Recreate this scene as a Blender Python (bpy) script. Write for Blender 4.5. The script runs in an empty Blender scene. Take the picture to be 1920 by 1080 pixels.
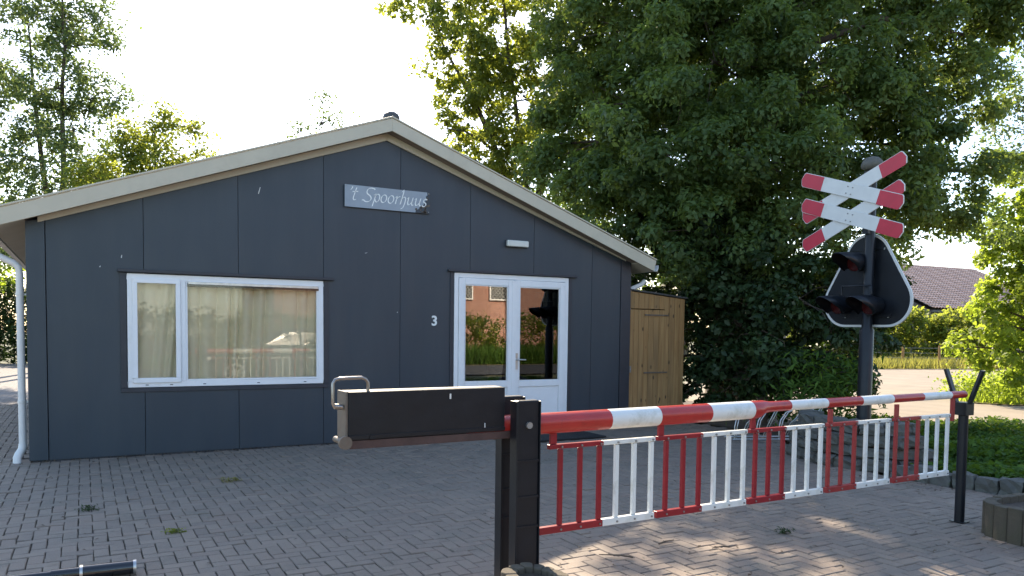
import bpy, bmesh, math, random
import numpy as np
from mathutils import Vector, Matrix
random.seed(7); rng = np.random.default_rng(11)
S = bpy.context.scene
COL = S.collection
R = math.radians

# ------------------------------------------------------------------ camera
cam = bpy.data.cameras.new('camera'); co = bpy.data.objects.new('camera', cam); COL.objects.link(co)
co.matrix_world = Matrix(((0.875, 0.0136, -0.4839, 0.5014), (-0.4839, 0.0496, -0.8737, -9.4977),
                          (0.0121, 0.9987, 0.0500, 1.458), (0, 0, 0, 1)))
cam.sensor_width = 36; cam.lens = 36 * 1451.3 / 1920; cam.shift_y = (690.67 - 540) / 1920
cam.clip_start = .05; cam.clip_end = 600
S.camera = co

# ------------------------------------------------------------------ light
SUN_AZ, SUN_EL = R(15), R(36)          # azimuth from +Y towards +X
W = bpy.data.worlds.new('World'); S.world = W; W.use_nodes = True
nt = W.node_tree
sky = nt.nodes.new('ShaderNodeTexSky'); sky.sky_type = 'NISHITA'; sky.sun_disc = False
sky.sun_elevation = SUN_EL; sky.sun_rotation = SUN_AZ; sky.dust_density = .8; sky.air_density = 1.0
bg = nt.nodes['Background']; bg.inputs['Strength'].default_value = .15
nt.links.new(sky.outputs[0], bg.inputs['Color'])
sl = bpy.data.lights.new('sun', 'SUN'); sl.energy = 4.8; sl.angle = R(.5); sl.color = (1, .84, .64)
so = bpy.data.objects.new('sun', sl); COL.objects.link(so)
sd = Vector((math.sin(SUN_AZ) * math.cos(SUN_EL), math.cos(SUN_AZ) * math.cos(SUN_EL), math.sin(SUN_EL)))
so.rotation_euler = (-sd).to_track_quat('-Z', 'Y').to_euler(); so.location = (0, 0, 30)
S.view_settings.view_transform = 'Standard'; S.view_settings.look = 'None'
S.view_settings.exposure = 1.5; S.view_settings.gamma = 1; S.view_settings.use_curve_mapping = False
S.render.engine = 'CYCLES'

# ------------------------------------------------------------------ materials
def new_mat(name):
    m = bpy.data.materials.new(name); m.use_nodes = True
    return m, m.node_tree, m.node_tree.nodes['Principled BSDF']
def mix_rgb(t, fac, a, b, mode='MIX'):
    n = t.nodes.new('ShaderNodeMix'); n.data_type = 'RGBA'; n.blend_type = mode
    if isinstance(fac, float): n.inputs[0].default_value = fac
    else: t.links.new(fac, n.inputs[0])
    for i, v in ((6, a), (7, b)):
        if isinstance(v, tuple): n.inputs[i].default_value = (*v[:3], 1)
        else: t.links.new(v, n.inputs[i])
    return n.outputs[2]
def noise(t, scale, detail=4, rough=.55, stretch=None, coord='Object'):
    tc = t.nodes.new('ShaderNodeTexCoord'); n = t.nodes.new('ShaderNodeTexNoise')
    n.inputs['Scale'].default_value = scale; n.inputs['Detail'].default_value = detail; n.inputs['Roughness'].default_value = rough
    if stretch:
        mp = t.nodes.new('ShaderNodeMapping'); mp.inputs['Scale'].default_value = stretch
        t.links.new(tc.outputs[coord], mp.inputs[0]); t.links.new(mp.outputs[0], n.inputs['Vector'])
    else: t.links.new(tc.outputs[coord], n.inputs['Vector'])
    return n.outputs[0]
def ramp(t, v, a, b):
    n = t.nodes.new('ShaderNodeMapRange'); n.inputs[1].default_value = a; n.inputs[2].default_value = b
    t.links.new(v, n.inputs[0]); return n.outputs[0]
def add_bump(t, p, h, strength, dist=.01):
    b = t.nodes.new('ShaderNodeBump'); b.inputs['Strength'].default_value = strength; b.inputs['Distance'].default_value = dist
    t.links.new(h, b.inputs['Height']); t.links.new(b.outputs[0], p.inputs['Normal'])
def mat(name, c, rough=.5, metal=0., var=.12, scale=6., bump=0., bscale=60., dirt=None, dirt_amt=.35, dscale=3., stretch=None, spec=.5, coat=0.):
    m, t, p = new_mat(name)
    lo = tuple(x * (1 - var) for x in c); hi = tuple(min(1, x * (1 + var)) for x in c)
    col = mix_rgb(t, ramp(t, noise(t, scale, 5, .6, stretch), .3, .7), lo, hi)
    if dirt:
        f = ramp(t, noise(t, dscale, 8, .7, stretch), .75 - dirt_amt, .85)
        col = mix_rgb(t, f, col, dirt)
    t.links.new(col, p.inputs['Base Color'])
    rr = t.nodes.new('ShaderNodeMapRange'); rr.inputs[3].default_value = max(.02, rough - .08); rr.inputs[4].default_value = min(1, rough + .12)
    t.links.new(noise(t, scale * 2.3, 4), rr.inputs[0]); t.links.new(rr.outputs[0], p.inputs['Roughness'])
    p.inputs['Metallic'].default_value = metal; p.inputs['Specular IOR Level'].default_value = spec
    p.inputs['Coat Weight'].default_value = coat
    if bump: add_bump(t, p, noise(t, bscale, 6, .65), bump)
    return m

M = {}
M['cladding'] = mat('blue_grey_cladding', (.025, .039, .054), .42, var=.10, scale=1.2, bump=.06, bscale=180, dirt=(.040, .053, .064), dirt_amt=.32, dscale=1.6, stretch=(1.6, 1, .22))
M['trim_dark'] = mat('dark_flashing', (.026, .030, .040), .45, var=.15)
M['fascia'] = mat('cream_fascia', (.52, .475, .365), .5, var=.06, scale=2, dirt=(.40, .36, .27), dirt_amt=.25, dscale=1.6, bump=.05)
M['soffit'] = mat('brown_soffit', (.23, .185, .145), .7, var=.15, scale=5, stretch=(1, 8, 1))
M['upvc'] = mat('white_upvc', (.78, .79, .80), .3, var=.03, dirt=(.62, .61, .57), dirt_amt=.18, dscale=2.5)
M['pipe'] = mat('white_pipe', (.70, .70, .68), .45, var=.05, dirt=(.42, .43, .38), dirt_amt=.25, dscale=3)
M['roof'] = mat('dark_roof_sheet', (.06, .06, .06), .6, var=.2)
M['black_paint'] = mat('black_paint', (.008, .010, .014), .36, var=.2, scale=8, bump=.10, bscale=45, dirt=(.03, .032, .036), dirt_amt=.06, dscale=9, spec=.35)
M['black_gloss'] = mat('black_gloss', (.010, .011, .013), .14, var=.2, coat=.6)
M['brown_steel'] = mat('weathered_brown_steel', (.13, .108, .085), .6, var=.25, scale=12, dirt=(.09, .055, .035), dirt_amt=.3, dscale=9)
M['rust_steel'] = mat('dark_red_brown_steel', (.06, .032, .028), .6, var=.3, scale=10)
M['bar_red_shaded'] = mat('shaded_red_bar_paint', (.25, .009, .016), .35, var=.12, scale=8, bump=.06, bscale=70)  # railing red painted darker for shade; the boom's red is the lit copy
M['red'] = mat('red_paint', (.40, .024, .018), .33, var=.10, scale=7, bump=.08, bscale=70, dirt=(.13, .022, .014), dirt_amt=.16, dscale=11, coat=.2)
M['red_faded'] = mat('faded_red_paint', (.30, .022, .022), .45, var=.15, scale=9, bump=.1, dirt=(.22, .05, .035), dirt_amt=.25, dscale=8)
M['sign_red'] = mat('crimson_sign_red', (.50, .022, .045), .4, var=.08)
M['white'] = mat('white_paint', (.72, .72, .68), .36, var=.04, scale=6, bump=.06, dirt=(.30, .29, .20), dirt_amt=.24, dscale=6)
M['sign_white'] = mat('white_sign_board', (.66, .66, .63), .4, var=.05, dirt=(.5, .5, .46), dirt_amt=.2)
M['steel'] = mat('galvanised_steel', (.52, .52, .50), .32, .85, var=.15, scale=14)
M['chrome'] = mat('bare_steel_rod', (.30, .28, .26), .3, .9, var=.15, scale=14)
M['bolt'] = mat('bolt_steel', (.30, .30, .29), .45, .7, var=.2, scale=30)
M['concrete'] = mat('mossy_concrete', (.115, .092, .066), .9, var=.25, scale=9, bump=.5, bscale=70, dirt=(.045, .045, .022), dirt_amt=.4, dscale=4)
M['stone'] = mat('dark_basalt', (.12, .115, .10), .85, var=.4, scale=5, bump=.6, bscale=25, dirt=(.05, .06, .035), dirt_amt=.3, dscale=6)
M['soil'] = mat('soil', (.075, .055, .038), .95, var=.4, scale=8, bump=.6, bscale=30)
M['joint'] = mat('joint_sand', (.085, .072, .055), .95, var=.4, scale=5, bump=.4, bscale=90, dirt=(.035, .05, .02), dirt_amt=.4, dscale=2.2)
M['ground'] = mat('rough_grass_soil', (.075, .085, .035), .95, var=.4, scale=.6, bump=.4, bscale=12, dirt=(.16, .13, .07), dirt_amt=.3, dscale=.4)
M['road'] = mat('grey_tarmac', (.225, .185, .135), .9, var=.15, scale=1.5, bump=.3, bscale=60, dirt=(.29, .24, .17), dirt_amt=.3, dscale=.4)
M['asphalt'] = mat('shade_toned_asphalt', (.05, .05, .05), .85, var=.2, scale=2)  # shade on the side road is put into this dark colour
M['drygrass'] = mat('dry_grass_ground', (.26, .21, .085), .95, var=.3, scale=2, dirt=(.12, .14, .04), dirt_amt=.3, dscale=1)
M['room'] = mat('dark_room_plaster', (.16, .15, .14), .8, var=.1)
M['mat_rubber'] = mat('black_doormat', (.016, .016, .017), .9, var=.3, scale=40, bump=.5, bscale=200)
M['trunk'] = mat('bark', (.085, .065, .048), .9, var=.35, scale=6, bump=.8, bscale=18, stretch=(1, 1, .25))
M['lens_red'] = mat('red_lens', (.05, .003, .004), .2)
M['brickwall'] = None
M['car'] = mat('grey_car_paint', (.016, .018, .022), .65, 0, var=.03, spec=.08)
M['alloy'] = mat('silver_alloy', (.75, .76, .78), .35, .2, var=.05)
M['tyre'] = mat('tyre_rubber', (.015, .015, .015), .8)
M['lamp_glass'] = mat('frosted_lamp_cover', (.62, .63, .58), .3, var=.04)
M['film'] = mat('grey_blue_sign_film', (.27, .32, .37), .38, var=.10, scale=4, bump=.05)
M['letter'] = mat('white_sign_lettering', (.80, .82, .80), .5, var=.04)
M['stain'] = mat('brown_peeling_film', (.11, .085, .065), .8, var=.5, scale=30, bump=.4)
M['curtain'] = mat('pale_sage_curtain', (.86, .80, .66), .85, var=.05, scale=3, bump=.1, bscale=300)
M['lattice'] = mat('white_lattice', (.75, .73, .68), .5)

def glass_mat(name='window_glass', ior=1.46):
    m, t, p = new_mat(name); t.nodes.remove(p)
    out = t.nodes['Material Output']
    tr = t.nodes.new('ShaderNodeBsdfTransparent'); tr.inputs[0].default_value = (.97, .96, .92, 1)
    gl = t.nodes.new('ShaderNodeBsdfGlossy'); gl.inputs['Roughness'].default_value = .004
    fr = t.nodes.new('ShaderNodeFresnel'); fr.inputs[0].default_value = ior
    mx = t.nodes.new('ShaderNodeMixShader')
    t.links.new(fr.outputs[0], mx.inputs[0]); t.links.new(tr.outputs[0], mx.inputs[1]); t.links.new(gl.outputs[0], mx.inputs[2])
    t.links.new(mx.outputs[0], out.inputs[0]); return m
M['glass'] = glass_mat()

M['door_glass'] = glass_mat('reflective_door_glass', 2.1)
def leaf_mat(name, c1, c2, trans, tcol, rough=.5, spec=.3):
    m, t, p = new_mat(name)
    at = t.nodes.new('ShaderNodeAttribute'); at.attribute_name = 'tint'
    col = mix_rgb(t, at.outputs['Fac'], c1, c2)
    t.links.new(col, p.inputs['Base Color']); p.inputs['Roughness'].default_value = rough; p.inputs['Specular IOR Level'].default_value = spec
    tl = t.nodes.new('ShaderNodeBsdfTranslucent')
    t.links.new(mix_rgb(t, at.outputs['Fac'], tuple(x * .6 for x in tcol), tcol), tl.inputs[0])
    mx = t.nodes.new('ShaderNodeMixShader'); mx.inputs[0].default_value = trans
    t.links.new(p.outputs[0], mx.inputs[1]); t.links.new(tl.outputs[0], mx.inputs[2])
    t.links.new(mx.outputs[0], t.nodes['Material Output'].inputs[0]); return m
M['leaf_dark'] = leaf_mat('dark_green_leaf', (.052, .092, .032), (.135, .205, .072), .5, (.32, .42, .07))
M['leaf_oak'] = leaf_mat('oak_leaf', (.045, .080, .022), (.100, .14, .042), .6, (.50, .56, .07))
M['leaf_blue'] = leaf_mat('grey_green_leaf', (.055, .092, .044), (.115, .165, .075), .5, (.26, .35, .09))
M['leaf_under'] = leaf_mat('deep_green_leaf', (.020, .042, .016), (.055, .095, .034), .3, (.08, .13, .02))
M['leaf_bright'] = leaf_mat('yellow_green_leaf', (.09, .14, .02), (.15, .20, .03), .58, (.52, .66, .06))
M['leaf_cover'] = leaf_mat('ground_cover_leaf', (.035, .080, .016), (.11, .19, .035), .35, (.22, .34, .03), .65, .12)
M['blade'] = leaf_mat('grass_blade', (.16, .15, .05), (.34, .27, .10), .45, (.45, .45, .08))
M['litter'] = leaf_mat('dry_leaf_litter', (.07, .045, .025), (.30, .26, .19), .1, (.2, .15, .08))

def paver_mat():
    m, t, p = new_mat('concrete_paver')
    at = t.nodes.new('ShaderNodeAttribute'); at.attribute_name = 'tint'
    oi = t.nodes.new('ShaderNodeObjectInfo')
    ad = t.nodes.new('ShaderNodeMath'); ad.operation = 'ADD'; t.links.new(at.outputs['Fac'], ad.inputs[0]); t.links.new(oi.outputs['Random'], ad.inputs[1])
    fr = t.nodes.new('ShaderNodeMath'); fr.operation = 'FRACT'; t.links.new(ad.outputs[0], fr.inputs[0])
    geo = t.nodes.new('ShaderNodeNewGeometry')
    def nz(sc, det, ro):
        n = t.nodes.new('ShaderNodeTexNoise'); n.inputs['Scale'].default_value = sc; n.inputs['Detail'].default_value = det; n.inputs['Roughness'].default_value = ro
        t.links.new(geo.outputs['Position'], n.inputs['Vector']); return n.outputs[0]
    c = mix_rgb(t, fr.outputs[0], (.150, .106, .074), (.280, .208, .145))
    w = t.nodes.new('ShaderNodeTexWhiteNoise'); w.noise_dimensions = '1D'; t.links.new(fr.outputs[0], w.inputs['W'])
    c = mix_rgb(t, ramp(t, w.outputs[0], .62, 1.0), c, (.225, .150, .102))
    c = mix_rgb(t, ramp(t, nz(.55, 5, .6), .35, .75), c, (.188, .146, .108))
    c = mix_rgb(t, ramp(t, nz(1.7, 8, .75), .52, .74), c, (.095, .085, .056))
    c = mix_rgb(t, ramp(t, nz(140, 3, .8), .35, .8), c, (.25, .225, .195))
    t.links.new(c, p.inputs['Base Color']); p.inputs['Roughness'].default_value = .8
    add_bump(t, p, nz(130, 6, .75), .45, .004)
    return m
M['paver'] = paver_mat()

def tex_brick(name, c1, c2, mortar, sc, off=.5):
    m, t, p = new_mat(name)
    geo = t.nodes.new('ShaderNodeTexCoord'); b = t.nodes.new('ShaderNodeTexBrick'); b.offset = off
    b.inputs['Scale'].default_value = sc; b.inputs['Color1'].default_value = (*c1, 1); b.inputs['Color2'].default_value = (*c2, 1)
    b.inputs['Mortar'].default_value = (*mortar, 1); b.inputs['Mortar Size'].default_value = .012
    return m, t, p, geo, b
def wallbrick():
    m, t, p, tc, b = tex_brick('salmon_brickwork', (.40, .20, .14), (.33, .16, .115), (.36, .30, .25), 2.2)
    mp = t.nodes.new('ShaderNodeMapping'); mp.inputs['Rotation'].default_value = (R(-90), 0, 0)
    t.links.new(tc.outputs['Object'], mp.inputs[0]); t.links.new(mp.outputs[0], b.inputs['Vector'])
    t.links.new(b.outputs[0], p.inputs['Base Color']); p.inputs['Roughness'].default_value = .85; return m
M['brickwall'] = wallbrick()
def pavetex():
    m, t, p, tc, b = tex_brick('distant_pavers', (.20, .18, .17), (.15, .14, .135), (.07, .06, .055), 2.4)
    t.links.new(tc.outputs['Object'], b.inputs['Vector']); t.links.new(b.outputs[0], p.inputs['Base Color']); p.inputs['Roughness'].default_value = .85
    return m
M['pavetex'] = pavetex()

def wood_mat():
    m, t, p = new_mat('raw_softwood_plank')
    oi = t.nodes.new('ShaderNodeObjectInfo'); tc = t.nodes.new('ShaderNodeTexCoord')
    ofs = t.nodes.new('ShaderNodeVectorMath'); ofs.operation = 'ADD'
    sc = t.nodes.new('ShaderNodeVectorMath'); sc.operation = 'SCALE'; sc.inputs[0].default_value = (13, 7, 5); t.links.new(oi.outputs['Random'], sc.inputs['Scale'])
    t.links.new(tc.outputs['Object'], ofs.inputs[0]); t.links.new(sc.outputs[0], ofs.inputs[1])
    def nz(scale, st, d=5, dist=0):
        mp = t.nodes.new('ShaderNodeMapping'); mp.inputs['Scale'].default_value = st
        n = t.nodes.new('ShaderNodeTexNoise'); n.inputs['Scale'].default_value = scale; n.inputs['Detail'].default_value = d; n.inputs['Distortion'].default_value = dist
        t.links.new(ofs.outputs[0], mp.inputs[0]); t.links.new(mp.outputs[0], n.inputs['Vector']); return n.outputs[0]
    c = mix_rgb(t, ramp(t, nz(22, (1, 1, .06), 6, .6), .35, .68), (.28, .150, .052), (.42, .25, .10))
    c = mix_rgb(t, oi.outputs['Random'], c, mix_rgb(t, .5, c, (.32, .185, .075)))
    v = t.nodes.new('ShaderNodeTexVoronoi'); v.inputs['Scale'].default_value = 1.0
    mp = t.nodes.new('ShaderNodeMapping'); mp.inputs['Scale'].default_value = (9, 0, 4.2)
    t.links.new(ofs.outputs[0], mp.inputs[0]); t.links.new(mp.outputs[0], v.inputs['Vector'])
    k = t.nodes.new('ShaderNodeMapRange'); k.inputs[1].default_value = .17; k.inputs[2].default_value = .09; t.links.new(v.outputs['Distance'], k.inputs[0])
    c = mix_rgb(t, k.outputs[0], c, (.055, .028, .014))
    c = mix_rgb(t, ramp(t, nz(2.2, (1, 1, .35), 6), .52, .8), c, (.19, .115, .05))
    t.links.new(c, p.inputs['Base Color']); p.inputs['Roughness'].default_value = .75
    add_bump(t, p, nz(40, (1, 1, .05)), .3, .004); return m
M['wood'] = wood_mat()

# ------------------------------------------------------------------ builders
ORG = {}
def link(o, parent=None, org=(0, 0, 0)):
    COL.objects.link(o); ORG[o.name] = Vector(org)
    if parent is not None:
        o.parent = parent; o.location = Vector(org) - ORG[parent.name]
    else: o.location = org
    return o
def tag(o, label=None, cat=None, group=None, kind=None):
    if label: o['label'] = label
    if cat: o['category'] = cat
    if group: o['group'] = group
    if kind: o['kind'] = kind
    return o
def thing(name, loc, label, cat, group=None):
    o = bpy.data.objects.new(name, None); o.empty_display_size = .1
    return tag(link(o, None, loc), label, cat, group)

class MB:
    def __init__(s): s.v = []; s.f = []; s.m = []; s.s = []
    def poly(s, pts, mi=0, sm=False):
        i = len(s.v); s.v += [Vector(p) for p in pts]; s.f.append(list(range(i, i + len(pts)))); s.m.append(mi); s.s.append(sm)
    def faces(s, V, F, mi=0, sm=False):
        i = len(s.v); s.v += [Vector(p) for p in V]
        for f in F: s.f.append([i + k for k in f]); s.m.append(mi); s.s.append(sm)
    def box(s, x0, x1, y0, y1, z0, z1, mi=0):
        s.faces([(x0, y0, z0), (x1, y0, z0), (x1, y1, z0), (x0, y1, z0), (x0, y0, z1), (x1, y0, z1), (x1, y1, z1), (x0, y1, z1)],
                [(0, 3, 2, 1), (4, 5, 6, 7), (0, 1, 5, 4), (1, 2, 6, 5), (2, 3, 7, 6), (3, 0, 4, 7)], mi); return s
    def obox(s, c, ax, ay, az, mi=0):           # half-axis vectors
        c, ax, ay, az = map(Vector, (c, ax, ay, az))
        V = [c + i * ax + j * ay + k * az for k in (-1, 1) for i, j in ((-1, -1), (1, -1), (1, 1), (-1, 1))]
        s.faces(V, [(0, 3, 2, 1), (4, 5, 6, 7), (0, 1, 5, 4), (1, 2, 6, 5), (2, 3, 7, 6), (3, 0, 4, 7)], mi); return s
    def prism(s, pts, vec, mi=0):
        n = len(pts); a = [Vector(p) for p in pts]; vec = Vector(vec); V = a + [p + vec for p in a]
        s.faces(V, [list(range(n))[::-1], list(range(n, 2 * n))] + [(i, (i + 1) % n, n + (i + 1) % n, n + i) for i in range(n)], mi); return s
    def tube(s, path, r, n=10, mi=0, cap=True):
        P = [Vector(p) for p in path]; rr = r if isinstance(r, (list, tuple)) else [r] * len(P)
        base = len(s.v); up = None
        for i, p in enumerate(P):
            d = (P[min(i + 1, len(P) - 1)] - P[max(i - 1, 0)]).normalized()
            if up is None: up = Vector((0, 0, 1)) if abs(d.z) < .9 else Vector((1, 0, 0))
            a = d.cross(up); a = a.normalized() if a.length > 1e-6 else Vector((1, 0, 0)); b = a.cross(d).normalized(); up = b
            for k in range(n):
                t = 2 * math.pi * k / n; s.v.append(p + rr[i] * (math.cos(t) * a + math.sin(t) * b))
        for i in range(len(P) - 1):
            for k in range(n):
                s.f.append([base + i * n + k, base + i * n + (k + 1) % n, base + (i + 1) * n + (k + 1) % n, base + (i + 1) * n + k]); s.m.append(mi); s.s.append(n > 4)
        if cap:
            s.poly([s.v[base + k] for k in range(n)][::-1], mi); e = base + (len(P) - 1) * n
            s.poly([s.v[e + k] for k in range(n)], mi)
        return s
    def build(s, name, mats, parent=None, bev=0, seg=2, recalc=True, label=None):
        c = sum(s.v, Vector()) / len(s.v)
        me = bpy.data.meshes.new(name); me.from_pydata([v - c for v in s.v], [], s.f)
        for m in (mats if isinstance(mats, (list, tuple)) else [mats]): me.materials.append(m)
        me.polygons.foreach_set('material_index', s.m); me.polygons.foreach_set('use_smooth', s.s)
        if recalc:
            b = bmesh.new(); b.from_mesh(me); bmesh.ops.remove_doubles(b, verts=b.verts, dist=1e-5) if bev else None
            bmesh.ops.recalc_face_normals(b, faces=b.faces); b.to_mesh(me); b.free()
        me.update()
        o = link(bpy.data.objects.new(name, me), parent, c)
        if bev:
            md = o.modifiers.new('bevel', 'BEVEL'); md.width = bev; md.segments = seg; md.limit_method = 'ANGLE'; md.angle_limit = R(40)
        if label: o['label'] = label
        return o
def sheet(name, pts, m, z=0., kind='structure', parent=None):
    b = MB(); b.poly([(x, y, z) for x, y in pts]); o = b.build(name, m, parent)
    if o.data.polygons[0].normal.z < 0: o.data.flip_normals()
    if kind: o['kind'] = kind
    return o
def np_mesh(name, V, nper, m, tint=None, parent=None, quads=True):
    n = len(V) // nper; c = V.mean(0); me = bpy.data.meshes.new(name)
    me.vertices.add(len(V)); me.vertices.foreach_set('co', (V - c).astype(np.float32).ravel())
    me.loops.add(len(V)); me.loops.foreach_set('vertex_index', np.arange(len(V), dtype=np.int32))
    me.polygons.add(n); me.polygons.foreach_set('loop_start', np.arange(0, len(V), nper, dtype=np.int32))
    me.update(calc_edges=True); me.materials.append(m)
    if tint is not None:
        a = me.attributes.new('tint', 'FLOAT', 'POINT'); a.data.foreach_set('value', np.repeat(tint, nper).astype(np.float32))
    return link(bpy.data.objects.new(name, me), parent, Vector(c))
def unit(a): return a / (np.linalg.norm(a, axis=1, keepdims=True) + 1e-9)
def leaf_verts(C, size, aspect=.6, up=.5, out=None):
    n = len(C); N = rng.normal(size=(n, 3)); N[:, 2] = np.abs(N[:, 2]) + up
    if out is not None: N += out * .7
    N = unit(N); A = rng.normal(size=(n, 3)); A[:, 2] -= .35; A = unit(A - N * (A * N).sum(1, keepdims=True)); B = np.cross(N, A)
    s = (size * rng.uniform(.6, 1.25, n))[:, None]
    V = np.empty((n, 4, 3)); V[:, 0] = C - A * s * .5; V[:, 2] = C + A * s * .5 - N * s * .12
    V[:, 1] = C + B * s * aspect * .5 + N * s * .08 - A * s * .05; V[:, 3] = C - B * s * aspect * .5 + N * s * .08 - A * s * .05
    return V.reshape(-1, 3)

def make_tree(name, label, cat, base, lobes, m, leaf=.11, cl=60, lpc=40, sig=.2, trunk_r=.18, tops=None, group=None, aspect=.6, twig=.35, shell=.45, trunk_paths=None, fork=.35, tvar=.18, tuft=0):
    t = thing(name, base, label, cat, group)
    b = MB(); bx, by, bz = base
    top = max(l[2] for l in lobes)
    axis = np.array([np.mean([l[0] for l in lobes]), np.mean([l[1] for l in lobes])])
    paths = trunk_paths or [[(bx, by, -.1), (bx + .05, by - .03, top * .3), (bx * .6 + axis[0] * .4, by * .6 + axis[1] * .4, top * .6), (bx * .4 + axis[0] * .6, by * .4 + axis[1] * .6, top * .92)]]
    nodes = []
    for p in paths:
        P = []
        for i in range(len(p) - 1):
            for k in range(4):
                q = Vector(p[i]).lerp(Vector(p[i + 1]), k / 4) + Vector((random.gauss(0, .03), random.gauss(0, .03), 0)) * (1 if i + k else 0); P.append(q)
        P.append(Vector(p[-1])); L = len(P) - 1
        rs = [trunk_r * (1.25 if i == 0 else 1) * (1 - .86 * i / L) for i in range(L + 1)]
        b.tube(P, rs, 9); nodes += [(P[i], rs[i]) for i in range(L + 1) if P[i].z > top * fork * .6]
    allC = []; allS = []; allO = []
    for (x, y, z, Rr) in lobes:
        c = Vector((x, y, z))
        cand = min(nodes, key=lambda nd: (nd[0] - c).length + max(0, nd[0].z - c.z + .2) * 1.2)
        mid = cand[0].lerp(c, .5) + Vector((random.gauss(0, .25), random.gauss(0, .25), .18 * (c - cand[0]).length * .5))
        r0 = max(.02, min(cand[1] * .55, .02 + .013 * (c - cand[0]).length))
        limb = [cand[0], cand[0].lerp(mid, .5) + Vector((0, 0, .05)), mid, mid.lerp(c, .6), c]
        b.tube(limb, [r0, r0 * .85, r0 * .65, r0 * .45, r0 * .3], 6)
        n = max(5, int(cl * Rr * Rr))
        d = unit(rng.normal(size=(n, 3))); rad = Rr * (shell + (1 - shell) * rng.uniform(0, 1, n) ** .6) * rng.uniform(.8, 1.12, n)
        C = np.array([x, y, z]) + d * rad[:, None] * np.array([1, 1, .9]); allC.append(C); allO.append(d)
        for k in range(n):
            if random.random() < twig:
                e = Vector(C[k]); s0 = c.lerp(mid, random.random() * .4); mm = s0.lerp(e, .55) + Vector((random.gauss(0, .06), random.gauss(0, .06), .06))
                b.tube([s0, mm, e], [r0 * .25 + .004, .008, .004], 3, cap=False)
    b.build('trunk', M['trunk'], t, recalc=False)
    C = np.concatenate(allC); O = np.concatenate(allO)
    n = len(C); cnt = lpc; ctint = rng.normal(.45, tvar, n); csig = sig * rng.uniform(.7, 1.35, n)
    idx = np.repeat(np.arange(n), cnt)
    k = n * cnt
    if tuft:                                 # leaves gathered in rounded tufts, blades facing outward
        D = rng.normal(size=(k, 3)); D[:, 2] += .35; D = unit(D + O[idx] * .5)
        tr = tuft * rng.uniform(.65, 1.3, n)
        P = C[idx] + D * (tr[idx] * rng.uniform(.55, 1.08, k) * rng.uniform(.8, 1.1, k))[:, None] * np.array([1, 1, .75])
        V = leaf_verts(P, leaf, aspect, .25, D * 2.2)
    else:
        P = C[idx] + rng.normal(size=(k, 3)) * csig[idx][:, None] * np.array([1, 1, .7]) + O[idx] * .05
        P[:, 2] = np.maximum(P[:, 2], .03); V = leaf_verts(P, leaf, aspect, .35, O[idx])
    tint = np.clip(ctint[idx] + rng.normal(0, .16, k), 0, 1)
    np_mesh('crown', V, 4, m, tint, t)
    return t

# ------------------------------------------------------------------ ground
g = sheet('ground', [(-120, -120), (160, -120), (160, 160), (-120, 160)], M['ground'], -.06)
YARD = [(-6, 7), (-6, -13), (8.6, -13), (8.15, -7.5), (7.84, -5.5), (7.7, -4.62), (7.75, -4.3), (8.0, -3.2), (8.5, -2.6), (8.95, -1.7), (9.05, -.35), (9.0, .16), (-.02, .12), (-.02, 7)]
yard = sheet('paved_yard', YARD, M['joint'], -.017)
sheet('driveway', [(-6, 7.02), (-.05, 7.02), (-.1, 24), (-6, 24)], M['pavetex'], -.004)
sheet('road', [(11.7, 3), (12.35, -1.6), (13.05, -3.9), (17.0, -10), (60, -10), (60, 14), (29, 11.6), (16, 8)], M['road'], -.02)
sheet('verge', [(17.2, .7), (17.6, -.35), (19.6, -1.9), (24, -5), (40, -6), (40, 8.5), (30, 7)], M['drygrass'], .0)
sheet('field_strip', [(26, 12.5), (29, 11.65), (36.6, 9.3), (60, 8), (70, 30), (20, 34), (20, 14)], M['drygrass'], .0)
sheet('side_road', [(-40, -13.02), (40, -13.02), (60, -19), (-60, -19)], M['asphalt'], -.02)
sheet('meadow', [(-60, -19.02), (60, -19.02), (60, -60), (-60, -60)], M['drygrass'], -.03)
BED = [(7.75, -4.66), (7.9, -5.5), (8.2, -7.5), (9, -9.5), (17, -9.5), (13.0, -3.9), (12.3, -1.6), (11.6, 3), (9.1, 3), (9.1, -.3), (9.0, -1.8), (8.55, -2.6), (8.05, -3.3), (7.8, -4.3)]
sheet('planting_bed', BED, M['soil'], .01)

def inside(x, y, poly):
    c = False; j = len(poly) - 1
    for i in range(len(poly)):
        xi, yi = poly[i]; xj, yj = poly[j]
        if (yi > y) != (yj > y) and x < (xj - xi) * (y - yi) / (yj - yi) + xi: c = not c
        j = i
    return c

# pavers in herringbone bond, seen along the house front
BW = .0900; PL, PW, PH, CH = .1758 / 2, .0852 / 2, .05, .0045
def brick_shape(l, w):
    V = [(-l, -w, -PH), (l, -w, -PH), (l, w, -PH), (-l, w, -PH), (-l, -w, -CH), (l, -w, -CH), (l, w, -CH), (-l, w, -CH),
         (-l + CH, -w + CH, 0), (l - CH, -w + CH, 0), (l - CH, w - CH, 0), (-l + CH, w - CH, 0)]
    F = [(0, 1, 5, 4), (1, 2, 6, 5), (2, 3, 7, 6), (3, 0, 4, 7), (4, 5, 9, 8), (5, 6, 10, 9), (6, 7, 11, 10), (7, 4, 8, 11), (8, 9, 10, 11)]
    return V, F
bricks = []
for i in range(-70, 106):
    for j in range(-108, 80):
        k = (i - j) % 4
        if k == 0: bricks.append(((i + 1) * BW, (j + .5) * BW, 0))
        elif k == 3: bricks.append(((i + .5) * BW, (j + 1) * BW, 1))
bricks = [q for q in bricks if inside(q[0], q[1], YARD) and -9.6 < q[1]]
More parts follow.
